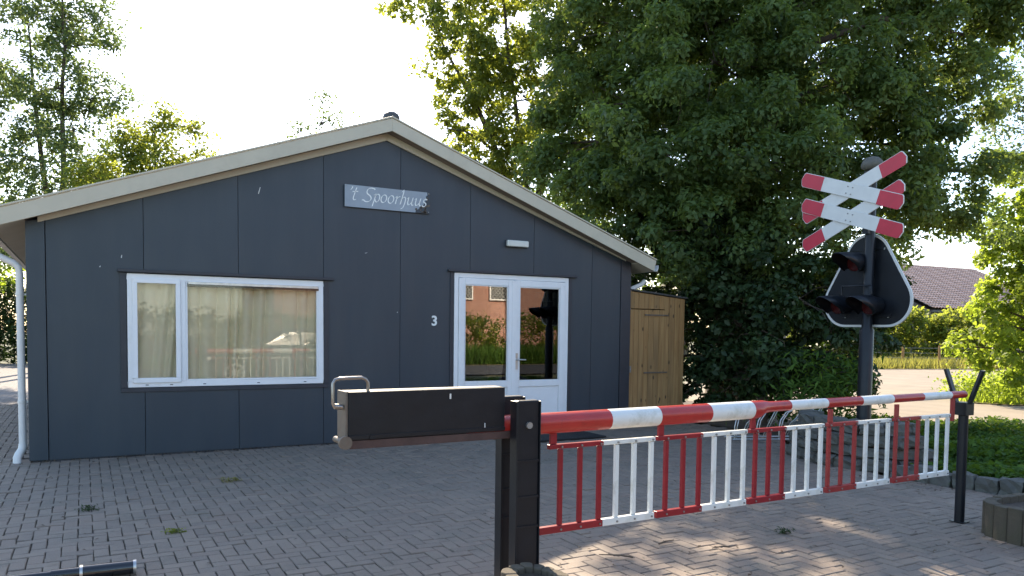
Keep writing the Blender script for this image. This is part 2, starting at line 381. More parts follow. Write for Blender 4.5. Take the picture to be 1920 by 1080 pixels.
def view_size(q):
    d = Vector((q[0], q[1], 0)) - Vector((.5014, -9.4977, 1.458))
    z = d.dot(Vector((.4839, .8737, -.05)))
    if z < .5: return 0
    u = 960 + 1451.3 * d.dot(Vector((.875, -.4839, .0121))) / z; v = 690.67 - 1451.3 * d.dot(Vector((.0136, .0496, .9987))) / z
    return 1 / z ** 2 if -10 < u < 1930 and v < 1084 else 0
bricks.sort(key=view_size, reverse=True)
variants = []
for k in range(8):
    V, F = brick_shape(PL * random.uniform(.985, 1.0), PW * random.uniform(.975, 1.0))
    me = bpy.data.meshes.new('paver'); me.from_pydata([(x, y, z + random.gauss(0, .0004)) for x, y, z in V], [], F); me.materials.append(M['paver'])
    a = me.attributes.new('tint', 'FLOAT', 'POINT'); a.data.foreach_set('value', [k * .13] * len(V)); variants.append(me)
def settle(x, y):
    return .0035 * math.sin(x * 1.3 + .7) * math.sin(y * 1.1) + .0015 * math.sin(x * 3.1 + y * 2.3)
for q in bricks[:300]:
    o = bpy.data.objects.new('paver', random.choice(variants)); o.rotation_euler = (random.gauss(0, .018), random.gauss(0, .013), q[2] * math.pi / 2 + random.gauss(0, .016))
    link(o, yard, (q[0] + random.gauss(0, .0008), q[1] + random.gauss(0, .0008), settle(q[0], q[1]) + max(-.004, random.gauss(0, .002))))
rest = bricks[300:]
Vs = []; Fs = []; T = []
for q in rest:
    V, F = brick_shape(PL * random.uniform(.985, 1.0), PW * random.uniform(.975, 1.0)); b0 = len(Vs)
    mt = Matrix.Translation((q[0] + random.gauss(0, .0008), q[1] + random.gauss(0, .0008), settle(q[0], q[1]) + max(-.004, random.gauss(0, .002)))) @ Matrix.Rotation(q[2] * math.pi / 2 + random.gauss(0, .016), 4, 'Z') @ Matrix.Rotation(random.gauss(0, .018), 4, 'X') @ Matrix.Rotation(random.gauss(0, .013), 4, 'Y')
    Vs += [mt @ Vector(v) for v in V]; Fs += [[b0 + i for i in f] for f in F]; T += [random.random()] * len(V)
me = bpy.data.meshes.new('paver_field'); me.from_pydata(Vs, [], Fs); me.materials.append(M['paver'])
a = me.attributes.new('tint', 'FLOAT', 'POINT'); a.data.foreach_set('value', T)
o = link(bpy.data.objects.new('paver_field', me), yard, (0, 0, 0)); o['kind'] = 'stuff'

# ------------------------------------------------------------------ house
HW, HE, HA, HD = 7.798, 2.52, 3.872, 9.0
XM = HW / 2
house = thing('house', (XM, HD / 2, 0), 'single storey dark blue grey panelled building with cream roof edge, behind the barrier', 'building')
def ztop(x): return HE + (HA - HE) * (1 - abs(x - XM) / XM) - .002
holes = [(.92, 3.095, .762, 2.03), (4.854, 6.682, -1, 2.215)]
joints = [.165, 1.094, 2.094, 3.094, 4.094, 5.094, 6.094, 7.094, 7.62]
GAP = .006
def panel(x0, x1, y0=0.0):
    B = [MB(), MB()]; xs = {x0, x1}; full = [h for h in holes if h[0] <= x0 and x1 <= h[1] and h[2] > 0]
    for h in holes:
        for q in h[:2]:
            if x0 < q < x1: xs.add(q)
    if x0 < XM < x1: xs.add(XM)
    xs = sorted(xs)
    for a, c in zip(xs, xs[1:]):
        m = (a + c) / 2; segs = [(.02, None)]
        for h in holes:
            if h[0] < m < h[1]:
                segs = ([(.02, h[2])] if h[2] > .02 else []) + [(h[3], None)]
        for z0, z1 in segs:
            za, zc = (ztop(a), ztop(c)) if z1 is None else (z1, z1)
            B[1 if full and z1 is not None else 0].prism([(a, y0, z0), (c, y0, z0), (c, y0, zc), (a, y0, za)], (0, .07, 0))
    for b in B:
        if b.v: b.build('wall_panel', M['cladding'], house)
for a, c in zip(joints, joints[1:]): panel(a + GAP / 2, c - GAP / 2)
cb = MB(); cb.prism([(-.012, -.012, .02), (.16, -.012, .02), (.16, -.012, ztop(.1)), (-.012, -.012, ztop(0))], (0, .08, 0)); cb.build('corner_trim', M['cladding'], house, .003)
cb = MB(); cb.prism([(7.626, -.012, .02), (HW + .012, -.012, .02), (HW + .012, -.012, ztop(HW)), (7.626, -.012, ztop(7.7))], (0, .08, 0)); cb.build('corner_trim', M['trim_dark'], house, .003)
# backing behind joints, plinth, other walls, floor
b = MB()
for a, c in zip(joints, joints[1:]):
    if not any(h[0] < c < h[1] for h in holes): b = MB(); b.box(c - .02, c + .02, .03, .09, .02, ztop(c) - .04); b.build('joint_strip', M['trim_dark'], house)
b = MB(); b.box(.01, 4.852, .012, .1, -.05, .03); b.box(6.684, HW - .01, .012, .1, -.05, .03); b.build('plinth', M['trim_dark'], house)
b = MB(); b.box(0, .1, .09, HD, -.05, HE - .01); b.box(HW - .1, HW, .09, HD, -.05, HE - .01)
b.prism([(0, HD, -.05), (HW, HD, -.05), (HW, HD, HE), (XM, HD, HA - .02), (0, HD, HE)], (0, .1, 0)); b.build('wall', M['cladding'], house)
b = MB(); b.box(.11, HW - .11, .1, HD - .01, -.04, .015); b.box(.11, HW - .11, .1, HD - .01, 2.4, 2.44); b.box(.11, HW - .11, 4.5, 4.6, .02, 2.39); b.box(4.2, 4.3, .1, 4.48, .02, 2.39); b.build('interior', M['room'], house)
# roof
SL = (HA - HE) / XM; OV, ES, TH = .22, .30, .19
def roofz(x): return 4.065 - abs(x - XM) * (.3555 if x < XM else .3665)
for sgn in (-1, 1):
    xe = XM + sgn * (XM + ES)
    b = MB(); y0, y1 = -OV + .025, HD + .3
    z0, z1 = roofz(XM) - .02, roofz(xe) - .02
    b.prism([(XM, y0, z0 - .12), (xe, y0, z1 - .12), (xe, y0, z1), (XM, y0, z0)], (0, y1 - y0, 0)); b.build('roof_slope', M['roof'], house)
    f = MB(); zt, zb = roofz(XM), roofz(xe)
    f.prism([(XM, -OV, zt - .157), (xe - sgn * .02, -OV, zb - .157), (xe + sgn * .02, -OV, zb - .03), (xe + sgn * .02, -OV, zb), (XM, -OV, zt)], (0, .022, 0)); f.build('fascia_board', M['fascia'], house, .004)
    c = MB(); c.prism([(XM, -OV - .012, zt + .004), (xe + sgn * .03, -OV - .012, zb + .004), (xe + sgn * .03, -OV - .012, zb + .024), (XM, -OV - .012, zt + .024)], (0, .06, 0)); c.build('roof_edge_trim', M['fascia'], house, .003)
    s_ = MB(); k = .142
    s_.prism([(XM, -OV + .024, zt - k), (xe, -OV + .024, zb - k), (xe, -OV + .024, zb - k + .012), (XM, -OV + .024, zt - k + .012)], (0, OV - .026, 0)); s_.build('soffit', M['soffit'], house)
    t_ = MB(); xi = XM + sgn * (XM - .10)
    zA = HA - .043; zB = zA - abs(xi - XM) * (HA - HE) / XM
    t_.prism([(XM, -.03, zA), (xi, -.03, zB), (xi, -.03, roofz(xi) - .1435), (XM, -.03, roofz(XM) - .1435)], (0, .027, 0)); t_.build('verge_batten', M['fascia'], house, .003)
# eaves underside, gutters, swan necks
for sgn, xw in ((-1, 0), (1, HW)):
    xe = xw + sgn * ES; zb = roofz(xe)
    b = MB(); zw = roofz(xw); b.prism([(xw + sgn * .015, -OV + .024, zw - .156), (xe, -OV + .024, zb - .156), (xe, -OV + .024, zb - .143), (xw + sgn * .015, -OV + .024, zw - .143)], (0, HD + .4, 0)); b.build('eaves_board', M['fascia'], house)
    b = MB(); prof = [(-.055, .05), (-.055, 0), (-.035, -.045), (.035, -.045), (.055, 0), (.055, .05), (.05, .05), (.05, .002), (.032, -.04), (-.032, -.04), (-.05, .002), (-.05, .05)]
    gx = xe + sgn * .06; gz = zb - .11
    b.prism([(gx + px, -OV + .06, gz + pz) for px, pz in prof], (0, HD + .3, 0)); b.build('gutter', M['pipe'], house)
PX, PY = -.075, .115
b = MB(); rp = .036
b.tube([(-.36, .115, 2.28), (-.36, .115, 2.24), (-.33, .115, 2.19), (-.13, .115, 2.09), (-.085, .115, 2.05), (PX, PY, 1.98), (PX, PY, .16)], rp, 14)
b.tube([(PX, PY, .19), (PX - .005, PY - .005, .135), (PX - .035, PY - .03, .085), (PX - .05, PY - .045, .05), (PX - .05, PY - .05, -.01)], rp * 1.12, 14)
dp = b.build('downpipe', M['pipe'], house)
for z in (1.75, .62): b = MB(); b.tube([(PX, PY, z), (PX, PY, z + .03)], rp * 1.14, 14); b.box(PX, 0, PY - .01, PY + .01, z + .005, z + .025); b.build('pipe_bracket', M['pipe'], dp)
b = MB(); b.tube([(HW + .36, .1, 2.24), (HW + .30, .1, 2.18), (HW + .08, .1, 2.10), (HW + .06, .1, 2.05), (HW + .06, .1, .0)], rp, 12); b.build('downpipe', M['pipe'], house)
# ridge vent with wire
b = MB(); n = 7
prof = [(.0, .115), (.06, .108), (.095, .08), (.11, .04), (.11, -.10)]
for i in range(len(prof) - 1):
    for k in range(16):
        a0, a1 = 2 * math.pi * k / 16, 2 * math.pi * (k + 1) / 16
        P = lambda q, a: (XM + .07 + q[0] * math.cos(a), .02 + q[0] * math.sin(a), 4.092 + q[1])
        pts = [P(prof[i], a0), P(prof[i], a1), P(prof[i + 1], a1), P(prof[i + 1], a0)]
        b.poly(pts if i else [pts[0], pts[2], pts[3]], 0, True)
rv = b.build('roof_vent', M['roof'], house)
b = MB(); b.tube([(XM + .2, .02, 4.05), (XM + .21, .02, 4.17), (XM + .18, .02, 4.23), (XM + .15, .02, 4.19)], .006, 5); b.tube([(XM + .2, .02, 4.02), (XM + .25, .02, 4.16), (XM + .2, .02, 4.29)], .005, 5); b.build('wire', M['roof'], rv)
# scuffs in the cladding
b = MB()
for x, z, dx, dz in ((2.32, 3.02, .022, .075), (.87, 2.19, .006, .03), (.66, 2.08, .008, .012), (3.62, 2.40, .03, .008), (4.05, 1.66, .007, .01)):
    b = MB(); b.prism([(x, -.0025, z), (x + .009, -.0025, z - .004), (x + dx + .006, -.0025, z + dz), (x + dx, -.0025, z + dz)], (0, .002, 0)); b.build('scuff', M['sign_white'], house)

# --- window
def frame_ring(b, x0, x1, z0, z1, w, y0, y1, mi=0):
    b.box(x0, x1, y0, y1, z0, z0 + w, mi); b.box(x0, x1, y0, y1, z1 - w, z1, mi); b.box(x0, x0 + w, y0, y1, z0 + w, z1 - w, mi); b.box(x1 - w, x1, y0, y1, z0 + w, z1 - w, mi)
b = MB(); frame_ring(b, .925, 3.09, .767, 2.025, .062, -.012, .075); b.box(1.452, 1.520, -.012, .075, .83, 1.962)
win = b.build('window', M['upvc'], house, .005)
b = MB(); frame_ring(b, .975, 1.464, .817, 1.975, .050, -.030, -.013); b.build('sash', M['upvc'], win, .005)
b = MB(); frame_ring(b, 1.5215, 3.027, .831, 1.962, .018, -.006, .05); b.build('glazing_bead', M['upvc'], win, .003)
b = MB(); b.box(1.02, 1.42, .000, .006, .86, 1.93); b.build('pane', M['glass'], win)
b = MB(); b.box(1.53, 3.018, .014, .02, .84, 1.955); b.build('pane', M['glass'], win)
b = MB(); b.box(1.545, 3.022, -.028, -.0065, 1.925, 1.958); b.build('ventilation_strip', M['steel'], win, .004)
b = MB(); b.box(1.535, 3.03, -.020, -.0062, 1.905, 1.924); b.build('gasket', M['black_gloss'], win)
b = MB()
for x in (1.10, 1.35, 1.70, 2.30, 2.85): b.box(x, x + .03, -.0145, -.0115, .788, .797)
b.build('drain_slot', M['trim_dark'], win)['kind'] = 'stuff'
b = MB(); b.box(.834, 3.218, -.05, .02, 2.036, 2.070); b.build('window_flashing', M['trim_dark'], house, .003)
b = MB(); b.box(.855, .915, -.014, .02, .765, 2.03); b.box(3.098, 3.155, -.014, .02, .765, 2.03); b.box(.855, 3.155, -.016, .02, .715, .76); b.build('window_surround', M['trim_dark'], house, .003)

# --- double door
b = MB(); b.box(4.858, 4.918, -.015, .08, .02, 2.21); b.box(6.62, 6.678, -.015, .08, .02, 2.21); b.box(4.918, 6.62, -.015, .08, 2.15, 2.21)
b.build('door_frame', M['upvc'], house, .005)
b = MB(); b.box(4.86, 6.676, -.03, .1, -.02, .022); b.build('door_sill', M['steel'], house)
for x0, x1 in ((4.922, 5.766), (5.772, 6.616)):
    b = MB(); st = .088
    b.box(x0, x0 + st, -.028, .03, .03, 2.145); b.box(x1 - st, x1, -.028, .03, .03, 2.145)
    b.box(x0 + st, x1 - st, -.028, .03, 2.06, 2.145); b.box(x0 + st, x1 - st, -.028, .03, .03, .15); b.box(x0 + st, x1 - st, -.028, .03, .655, .735)
    lf = b.build('door', M['upvc'], house, .005)
    b = MB(); b.box(x0 + st + .002, x1 - st - .002, -.012, .012, .152, .653); b.build('door_panel', M['upvc'], lf, .003)
    b = MB(); frame_ring(b, x0 + st + .001, x1 - st - .001, .736, 2.059, .013, -.020, .01); b.build('glazing_bead', M['upvc'], lf, .002)
    b = MB(); b.box(x0 + st + .005, x1 - st - .005, -.008, -.003, .74, 2.055); b.build('pane', M['door_glass'], lf)
    if x0 > 5.5:
        b = MB(); b.box(x0 + .028, x0 + .06, -.036, -.0285, .90, 1.13); b.tube([(x0 + .044, -.03, 1.04), (x0 + .044, -.075, 1.04), (x0 + .06, -.082, 1.04), (x0 + .165, -.082, 1.035)], .010, 8); b.build('handle', M['steel'], lf)
b = MB(); b.box(5.735, 5.80, -.034, -.0285, .03, 2.14); b.build('meeting_strip', M['upvc'], house, .003)
b = MB(); b.box(4.76, 6.812, -.05, .02, 2.222, 2.254); b.build('door_flashing', M['trim_dark'], house, .003)
for xa, xb in ((4.80, 4.852), (6.684, 6.735)): b = MB(); b.box(xa, xb, -.014, .02, .02, 2.218); b.build('door_surround', M['trim_dark'], house, .003)

# --- things on and in the house
def curtain(x0, x1, z0, z1, y, seed, label):
    rr = random.Random(seed); n = int((x1 - x0) / .006); rows = 10; V = []; F = []
    ph = [rr.uniform(0, 6.28) for _ in range(4)]; ln = [rr.uniform(-.05, .05) for _ in range(3)]
    for r_ in range(rows + 1):
        z = z1 + (z0 - z1) * r_ / rows
        for i in range(n + 1):
            x = x0 + (x1 - x0) * i / n; xx = x + ln[0] * (z - z1) * (1 + math.sin(4 * x + ph[0])) + ln[1] * (z - z1)
            q_ = 2 * math.pi * xx / .155 + 1.5 * math.sin(7.1 * xx + ph[1]) + .9 * math.sin(17 * xx + ph[2])
            V.append((x, y + (.085 + .035 * math.sin(5 * x + ph[3])) * (1 - abs(math.sin(q_ / 2)) ** .75), z))
    for r_ in range(rows):
        for i in range(n): k = r_ * (n + 1) + i; F.append((k, k + 1, k + n + 2, k + n + 1))
    b = MB(); b.faces(V, F, 0, True); o = b.build('curtain', M['curtain'], None, recalc=False); return tag(o, label, 'curtain')
curtain(1.50, 3.25, .55, 2.1, .11, 3, 'wide pale beige pleated curtain hanging behind the large window pane')
curtain(.95, 1.48, .55, 2.1, .12, 9, 'narrow pale curtain hanging behind the small opening sash at left')

# sign
sx0, sx1, sz0, sz1 = 3.348, 4.488, 2.955, 3.232; yb = -.03
sg = thing('name_sign', ((sx0 + sx1) / 2, yb, (sz0 + sz1) / 2), "grey blue sign lettered 't Spoorhuus with peeling right end, under the roof peak", 'sign')
b = MB(); b.box(sx0, sx1, yb, yb + .008, sz0, sz1); b.build('backing_plate', M['cladding'], sg, .002)
b = MB(); pts = [(sx0 + .003, sz0 + .003), (4.285, sz0 + .003), (4.29, sz0 + .03), (4.335, sz0 + .055), (4.345, sz0 + .085), (4.395, sz0 + .105), (4.41, sz0 + .15), (4.435, sz0 + .17), (4.43, sz0 + .22), (4.452, sz0 + .24), (4.447, sz1 - .003), (sx0 + .003, sz1 - .003)]
b.prism([(x, yb - .0025, z) for x, z in pts], (0, .002, 0)); b.build('film', M['film'], sg)
b = MB(); rr = random.Random(5)
for _ in range(60):
    x = rr.uniform(4.28, 4.475); z = sz0 + rr.uniform(.01, .26); t = .0 + 1. * (x > 4.43 or z < sz0 + .10 - (4.40 - x) * .3)
    if rr.random() > t: continue
    s_ = rr.uniform(.006, .020); b.prism([(x + s_ * rr.uniform(.5, 1.3) * math.cos(a), yb - .0045, z + s_ * rr.uniform(.5, 1.3) * math.sin(a)) for a in [k * 1.047 for k in range(6)]], (0, .0018, 0))
b.build('peeling_film', M['stain'], sg)['kind'] = 'stuff'
def arc(cx, cz, rx, rz, a0, a1, n=10): return [(cx + rx * math.cos(R(a0 + (a1 - a0) * k / n)), cz + rz * math.sin(R(a0 + (a1 - a0) * k / n))) for k in range(n + 1)]
GL = {"'": ([[(.10, 1.0), (.12, .9), (.04, .74)]], .24),
 't': ([[(.16, .95), (.10, .3), (.10, .1), (.18, .0), (.30, .06)], [(-.05, .62), (.32, .66)]], .42), ' ': ([], .28),
 'S': ([[(.72, .92), (.66, .99), (.45, 1.02)] + arc(.40, .76, .20, .25, 90, 250, 8) + [(.50, .42)] + arc(.34, .20, .26, .24, 40, -150, 10) + [(.0, .06)]], .74),
 'p': ([[(.0, .5), (.08, .62), (.12, .58), (.05, -.35)], [(.08, .40), (.2, .6)] + arc(.27, .31, .15, .30, 80, -160, 10)], .50),
 'o': ([arc(.22, .31, .19, .30, 100, 460, 16)], .50),
 'r': ([[(.0, .5), (.10, .62), (.10, .0)], [(.10, .36), (.2, .56), (.32, .6)]], .34),
 'h': ([[(.02, .95), (.12, 1.15), (.15, 1.0), (.10, .0)], [(.1, .38), (.22, .58)] + arc(.30, .35, .10, .24, 90, 0, 5) + [(.40, .1), (.34, -.25), (.2, -.34)]], .50),
 'u': ([[(.0, .5), (.09, .62), (.09, .2), (.16, .02), (.28, .08), (.38, .3)], [(.40, .62), (.38, .15), (.46, .0), (.54, .06)]], .56),
 's': ([[(.32, .55)] + arc(.2, .46, .11, .15, 50, 250, 7) + arc(.17, .16, .14, .16, 80, -150, 8)], .40)}
WID = 1.15
def lettering(text, x, z, h, parent, m):
    nib = Vector((.026, 0, .020)) * h * 1.0
    for ch in text:
        strokes, adv = GL[ch]; b = MB()
        for st in strokes:
            P = [Vector((x + (px + .22 * pz) * h * WID, yb - .0052, z + pz * h - (x - sx0) * .004)) for px, pz in st]
            for p0, p1 in zip(P, P[1:]):
                d = (p1 - p0).normalized(); nn = Vector((-d.z, 0, d.x)) * .017 * h
                b.prism([p0 - nib - nn, p0 + nib + nn, p1 + nib + nn, p1 - nib - nn] if d.cross(nib).y < 0 else [p0 - nib + nn, p0 + nib - nn, p1 + nib - nn, p1 - nib + nn], (0, .0015, 0))
        x += adv * h * WID
        if strokes: b.build('letter', m, parent, recalc=False)
    return None, x
_, xe_ = lettering("'t Spoorhuus", 3.388, 3.045, .165, sg, M['letter'])
b = MB()
for x, z in ((sx0 + .02, sz0 + .02), (sx0 + .02, sz1 - .02), (sx1 - .02, sz0 + .02), (sx1 - .02, sz1 - .02)): b.tube([(x, yb - .006, z), (x, -.001, z)], .007, 8)
b.build('screw', M['bolt'], sg)['kind'] = 'stuff'
# number 3
cu = bpy.data.curves.new('number', 'FONT'); cu.body = '3'; cu.size = .18; cu.extrude = .006; cu.offset = .004; cu.align_x = 'CENTER'
tmp = bpy.data.objects.new('number', cu); COL.objects.link(tmp)
dg = bpy.context.evaluated_depsgraph_get(); me = bpy.data.meshes.new_from_object(tmp.evaluated_get(dg)); bpy.data.objects.remove(tmp)
me.transform(Matrix.Rotation(R(90), 4, 'X')); me.materials.clear(); me.materials.append(M['letter'])
tag(link(bpy.data.objects.new('house_number', me), None, (4.572, -.008, 1.502)), 'white house number 3 on the dark wall left of the double door', 'house number')
# wall lamp
wl = thing('wall_lamp', (5.80, 0, 2.65), 'small white rectangular lamp mounted on the wall above the double door', 'lamp')
b = MB(); b.box(5.625, 5.978, -.02, -.001, 2.60, 2.70); b.build('base', M['trim_dark'], wl, .006)
b = MB(); b.box(5.632, 5.970, -.075, -.021, 2.606, 2.694); b.build('cover', M['lamp_glass'], wl, .016, 3)
# doormat
b = MB(); b.box(5.25, 6.72, -.95, -.10, .006, .028); tag(b.build('doormat', M['mat_rubber'], None, .006), 'flat black rubber doormat lying on the pavers before the double door', 'doormat')

# ------------------------------------------------------------------ wooden lean-to
shed = thing('wooden_shed', (8.4, .3, 0), 'raw plank lean-to with a plank door, built against the right side of the house', 'shed')
yS = .06; xs = 7.83; k = 0
def stop(x): return 2.075 - (x - 7.8) * .088
while xs < 8.94:
    w = random.uniform(.088, .112); x1 = min(xs + w, 8.955); jy = random.uniform(-.003, .003)
    isdoor = 7.83 <= xs and x1 < 8.62
    b = MB()
    if isdoor:
        b.prism([(xs, yS + jy, .05), (x1 - .005, yS + jy, .05), (x1 - .005, yS + jy, 1.792), (xs, yS + jy, 1.792)], (0, .02, 0)); b.build('door_plank', M['wood'], shed, .003, 1)
        b = MB(); b.prism([(xs, yS + jy, 1.806), (x1 - .005, yS + jy, 1.806), (x1 - .005, yS + jy, stop(x1)), (xs, yS + jy, stop(xs))], (0, .02, 0)); b.build('plank', M['wood'], shed, .003, 1)
    else:
        b.prism([(xs, yS + jy, .02), (x1 - .005, yS + jy, .02), (x1 - .005, yS + jy, stop(x1)), (xs, yS + jy, stop(xs))], (0, .02, 0)); b.build('plank', M['wood'], shed, .003, 1)
    xs = x1
b = MB(); b.box(8.14, 8.60, yS - .018, yS - .004, 1.70, 1.722); b.build('hinge', M['brown_steel'], shed); b = MB(); b.box(8.14, 8.60, yS - .018, yS - .004, .80, .822); b.build('hinge', M['brown_steel'], shed)
b = MB(); b.box(7.845, 7.875, yS - .03, yS - .004, .82, .92); b.build('latch', M['bolt'], shed)
for i in range(20):
    y0 = yS + .03 + i * .1; b = MB(); b.box(8.935, 8.955, y0, y0 + .096, .02, 1.96); b.build('plank', M['wood'], shed)
b = MB(); b.prism([(7.80, yS - .03, 2.088), (8.99, yS - .03, 1.984), (8.99, yS - .03, 2.006), (7.80, yS - .03, 2.110)], (0, 2.1, 0)); b.build('roof', M['roof'], shed)

# ------------------------------------------------------------------ barrier
BA = R(1.5); BD = Vector((math.cos(BA), math.sin(BA), 0)); BN = Vector((-BD.y, BD.x, 0)); B0 = Vector((6.414, -5.965, 0)); UP = Vector((0, 0, 1))
def bp(s, n=0., z=0.): return B0 + BD * s + BN * n + UP * z
def bbox_(b, s0, s1, n0, n1, z0, z1, mi=0):
    return b.obox(bp((s0 + s1) / 2, (n0 + n1) / 2, (z0 + z1) / 2), BD * (s1 - s0) / 2, BN * (n1 - n0) / 2, UP * (z1 - z0) / 2, mi)
def bz(s): return .970 + (s + 4.09) * .0045
bar = thing('level_crossing_barrier', bp(-3.95), 'red and white striped railway barrier with hanging railing, black counterweight and twin black posts', 'barrier')
st = [(-4.30, -3.408, 'red'), (-3.408, -3.057, 'white'), (-3.057, -2.663, 'red'), (-2.663, -2.303, 'white'), (-2.303, -1.948, 'red'), (-1.948, -1.588, 'white'), (-1.588, -1.223, 'red'), (-1.223, -.875, 'white'), (-.875, -.503, 'red'), (-.503, -.148, 'white'), (-.148, .05, 'red')]
boom = None
for s0, s1, c in st:
    b = MB()
    if s0 == -2.303:
        pr = [(-2.303, .056), (-2.24, .056), (-2.19, .044), (-2.13, .034), (-1.948, .033)]
        b.tube([bp(s, 0, bz(s) + (.012 if s > -2.2 else 0)) for s, r_ in pr], [r_ for s, r_ in pr], 20)
    else:
        r_ = .056 if s1 <= -2.3 else .033 - (.004 if s0 > -.9 else 0); dz = 0 if s1 <= -2.3 else .012
        b.tube([bp(s0, 0, bz(s0) + dz), bp(s1, 0, bz(s1) + dz)], r_, 20)
    b.build('boom_section', M[c], bar)
# railing panels
ZT, ZB = .858, .391
hang = [-3.76, -3.02, -2.27, -1.53, -.80]
rbars = [[-3.713, -3.585, -3.456], [-2.976, -2.844, -2.717], [-2.241, -2.12, -1.991], [-1.539, -1.405, -1.268], [-.801, -.667, -.535]]
wbars = [[-3.338, -3.213, -3.088], [-2.595, -2.474, -2.345], [-1.879, -1.749, -1.621], [-1.144, -1.018, -.895], [-.421, -.291, -.158]]
def railing(bars, s0, s1, m, hs, s0b=None):
    b = MB(); hw = .0128; tz = .0035 * (bars[0] + 4)
    bbox_(b, s0, s1, -.014, .014, ZT - .025, ZT)
    rp_ = b.build('railing_panel', m, bar, .003)
    b = MB(); bbox_(b, s0 if s0b is None else s0b, s1, -.016, .016, ZB - .005, ZB + .033); b.build('bottom_rail', m, rp_, .003)
    for s in bars:
        b = MB(); bbox_(b, s - hw, s + hw, -.010, .010, ZB + .034, ZT - .029); b.build('bar', m, rp_, .002)
    b = MB()
    for s in bars:
        for z in (ZT - .014, ZB + .012): b.tube([bp(s, -.022, z), bp(s, .02, z)], .006, 6)
    b.build('rivet', M['bolt'], rp_)['kind'] = 'stuff'
    if hs is not None:
        b = MB(); bbox_(b, hs - .020, hs + .020, -.008, .008, ZT + .001, bz(hs) - .03); b.build('hanger', m, rp_, .002)
for i in range(5):
    e = rbars[i][2] + .019
    railing(rbars[i], hang[i] - .03, e, M['bar_red_shaded' if i < 3 else 'red_faded'], hang[i], -3.90 if i == 0 else None)
    railing(wbars[i], e + .002, wbars[i][2] + .02, M['white'], None)
b = MB(); bbox_(b, -.118, -.082, -.010, .010, .80, .975); b.build('hanger', M['red_faded'], bar, .002)
# counterweight
zc0, zc1, cs0, cs1 = .955, 1.172, -4.904, -4.09
b = MB(); bbox_(b, cs0 + .012, cs1, -.062, -.038, zc0, zc1); cw = b.build('counterweight', M['black_paint'], bar, .003)
b = MB(); bbox_(b, cs0 + .012, cs1, .038, .062, zc0, zc1); b.build('side_plate', M['black_paint'], cw, .003)
b = MB(); bbox_(b, cs0, cs0 + .011, -.060, .060, zc0, zc1 + .002); b.build('end_plate', M['brown_steel'], cw, .003)
b = MB(); bbox_(b, cs0 + .012, cs1 - .002, -.037, .037, zc0 + .01, zc1 + .0015); b.build('weight_block', M['brown_steel'], cw)
b = MB(); bbox_(b, cs0 + .013, cs1, -.067, -.0625, zc0 + .004, zc0 + .022); b.build('ledge', M['black_paint'], cw, .001)
b = MB(); bbox_(b, cs0 + .02, cs1 + .05, -.058, .058, .915, zc0 - .002); b.build('carrier_bar', M['rust_steel'], bar, .003)
b = MB()
b.tube([bp(cs0 - .005, -.080, .948), bp(cs0 - .005, -.062, .948)], .030, 18); b.tube([bp(cs0 - .005, -.061, .948), bp(cs0 - .005, .07, .948)], .014, 10)
b.build('roller', M['brown_steel'], cw)
b = MB(); bbox_(b, cs0 + .11, cs0 + .135, -.072, -.0628, .957, .975); b.build('lug', M['black_paint'], cw)
b = MB(); bbox_(b, -4.395, -4.387, -.0645, -.0622, 1.125, 1.150); bbox_(b, -4.205, -4.201, -.0645, -.0622, .975, 1.0); b.build('scratch', M['sign_white'], cw)
b = MB(); h = [bp(-4.79, -.03, 1.172), bp(-4.79, -.03, 1.21), bp(-4.80, -.03, 1.226), bp(-4.82, -.03, 1.234), bp(-4.92, -.03, 1.232), bp(-4.942, -.03, 1.226), bp(-4.952, -.03, 1.21), bp(-4.952, -.03, 1.12), bp(-4.945, -.03, 1.105), bp(-4.93, -.03, 1.10), bp(-4.904, -.03, 1.10)]
b.tube(h, .0075, 10); b.tube([bp(-4.945, -.03, 1.108), bp(-4.91, -.03, 1.104)], .013, 8); b.build('handle', M['chrome'], cw)
# twin posts
for n0, n1, s0, s1, dz in ((-.135, -.070, -4.052, -3.928, 0), (.070, .135, -4.020, -3.895, .004)):
    b = MB(); zt = 1.108 + dz
    bbox_(b, s0, s1, n0 + .010, n1 - .010, -.3, zt)
    po = b.build('post', M['black_paint'], bar, .006)
    b = MB(); bbox_(b, s0 - .012, s0 - .0005, n0, n1, -.3, zt - .002); bbox_(b, s1 + .0005, s1 + .006, n0, n1, -.3, zt - .004); b.build('flange', M['black_paint'], po, .003)
    b = MB()
    for z in (.80, .62, .47): bbox_(b, s0 + .001, s1 - .001, n0 + .0035, n0 + .0095, z, z + .012)
    b.build('weld_strap', M['black_paint'], po)['kind'] = 'stuff'
    b = MB(); b.tube([bp((s0 + s1) / 2, n0 - .004, .985), bp((s0 + s1) / 2, n0 + .0105, .985)], .017, 10); b.build('pivot_bolt', M['bolt'], po)
# fork post at the far end
fp = thing('fork_post', bp(.03), 'slim black post with a two-armed fork catching the tip of the striped barrier', 'post')
b = MB(); b.tube([bp(.055, 0, -.2), bp(.055, 0, .90)], .036, 16); b.build('post', M['black_paint'], fp)
b = MB(); bbox_(b, -.005, .105, -.052, .052, .84, .938); b.build('collar', M['black_paint'], fp, .004)
for sg_, lean, dx in ((1, .14, -.02), (-1, .13, .03)):
    b = MB(); p0 = bp(.04 + dx * .3, .045 * sg_, .93); p1 = bp(.04 + dx, (.045 + lean * .6) * sg_, 1.19)
    d = (p1 - p0); ax = d / 2; b.obox((p0 + p1) / 2, BD * .023, d.cross(BD).normalized() * .011, ax); b.build('fork_arm', M['black_paint'], fp, .003)
b = MB(); b.box(6.418, 6.522, -6.015, -5.913, .002, .008); b.build('foot_plate', M['black_paint'], fp)

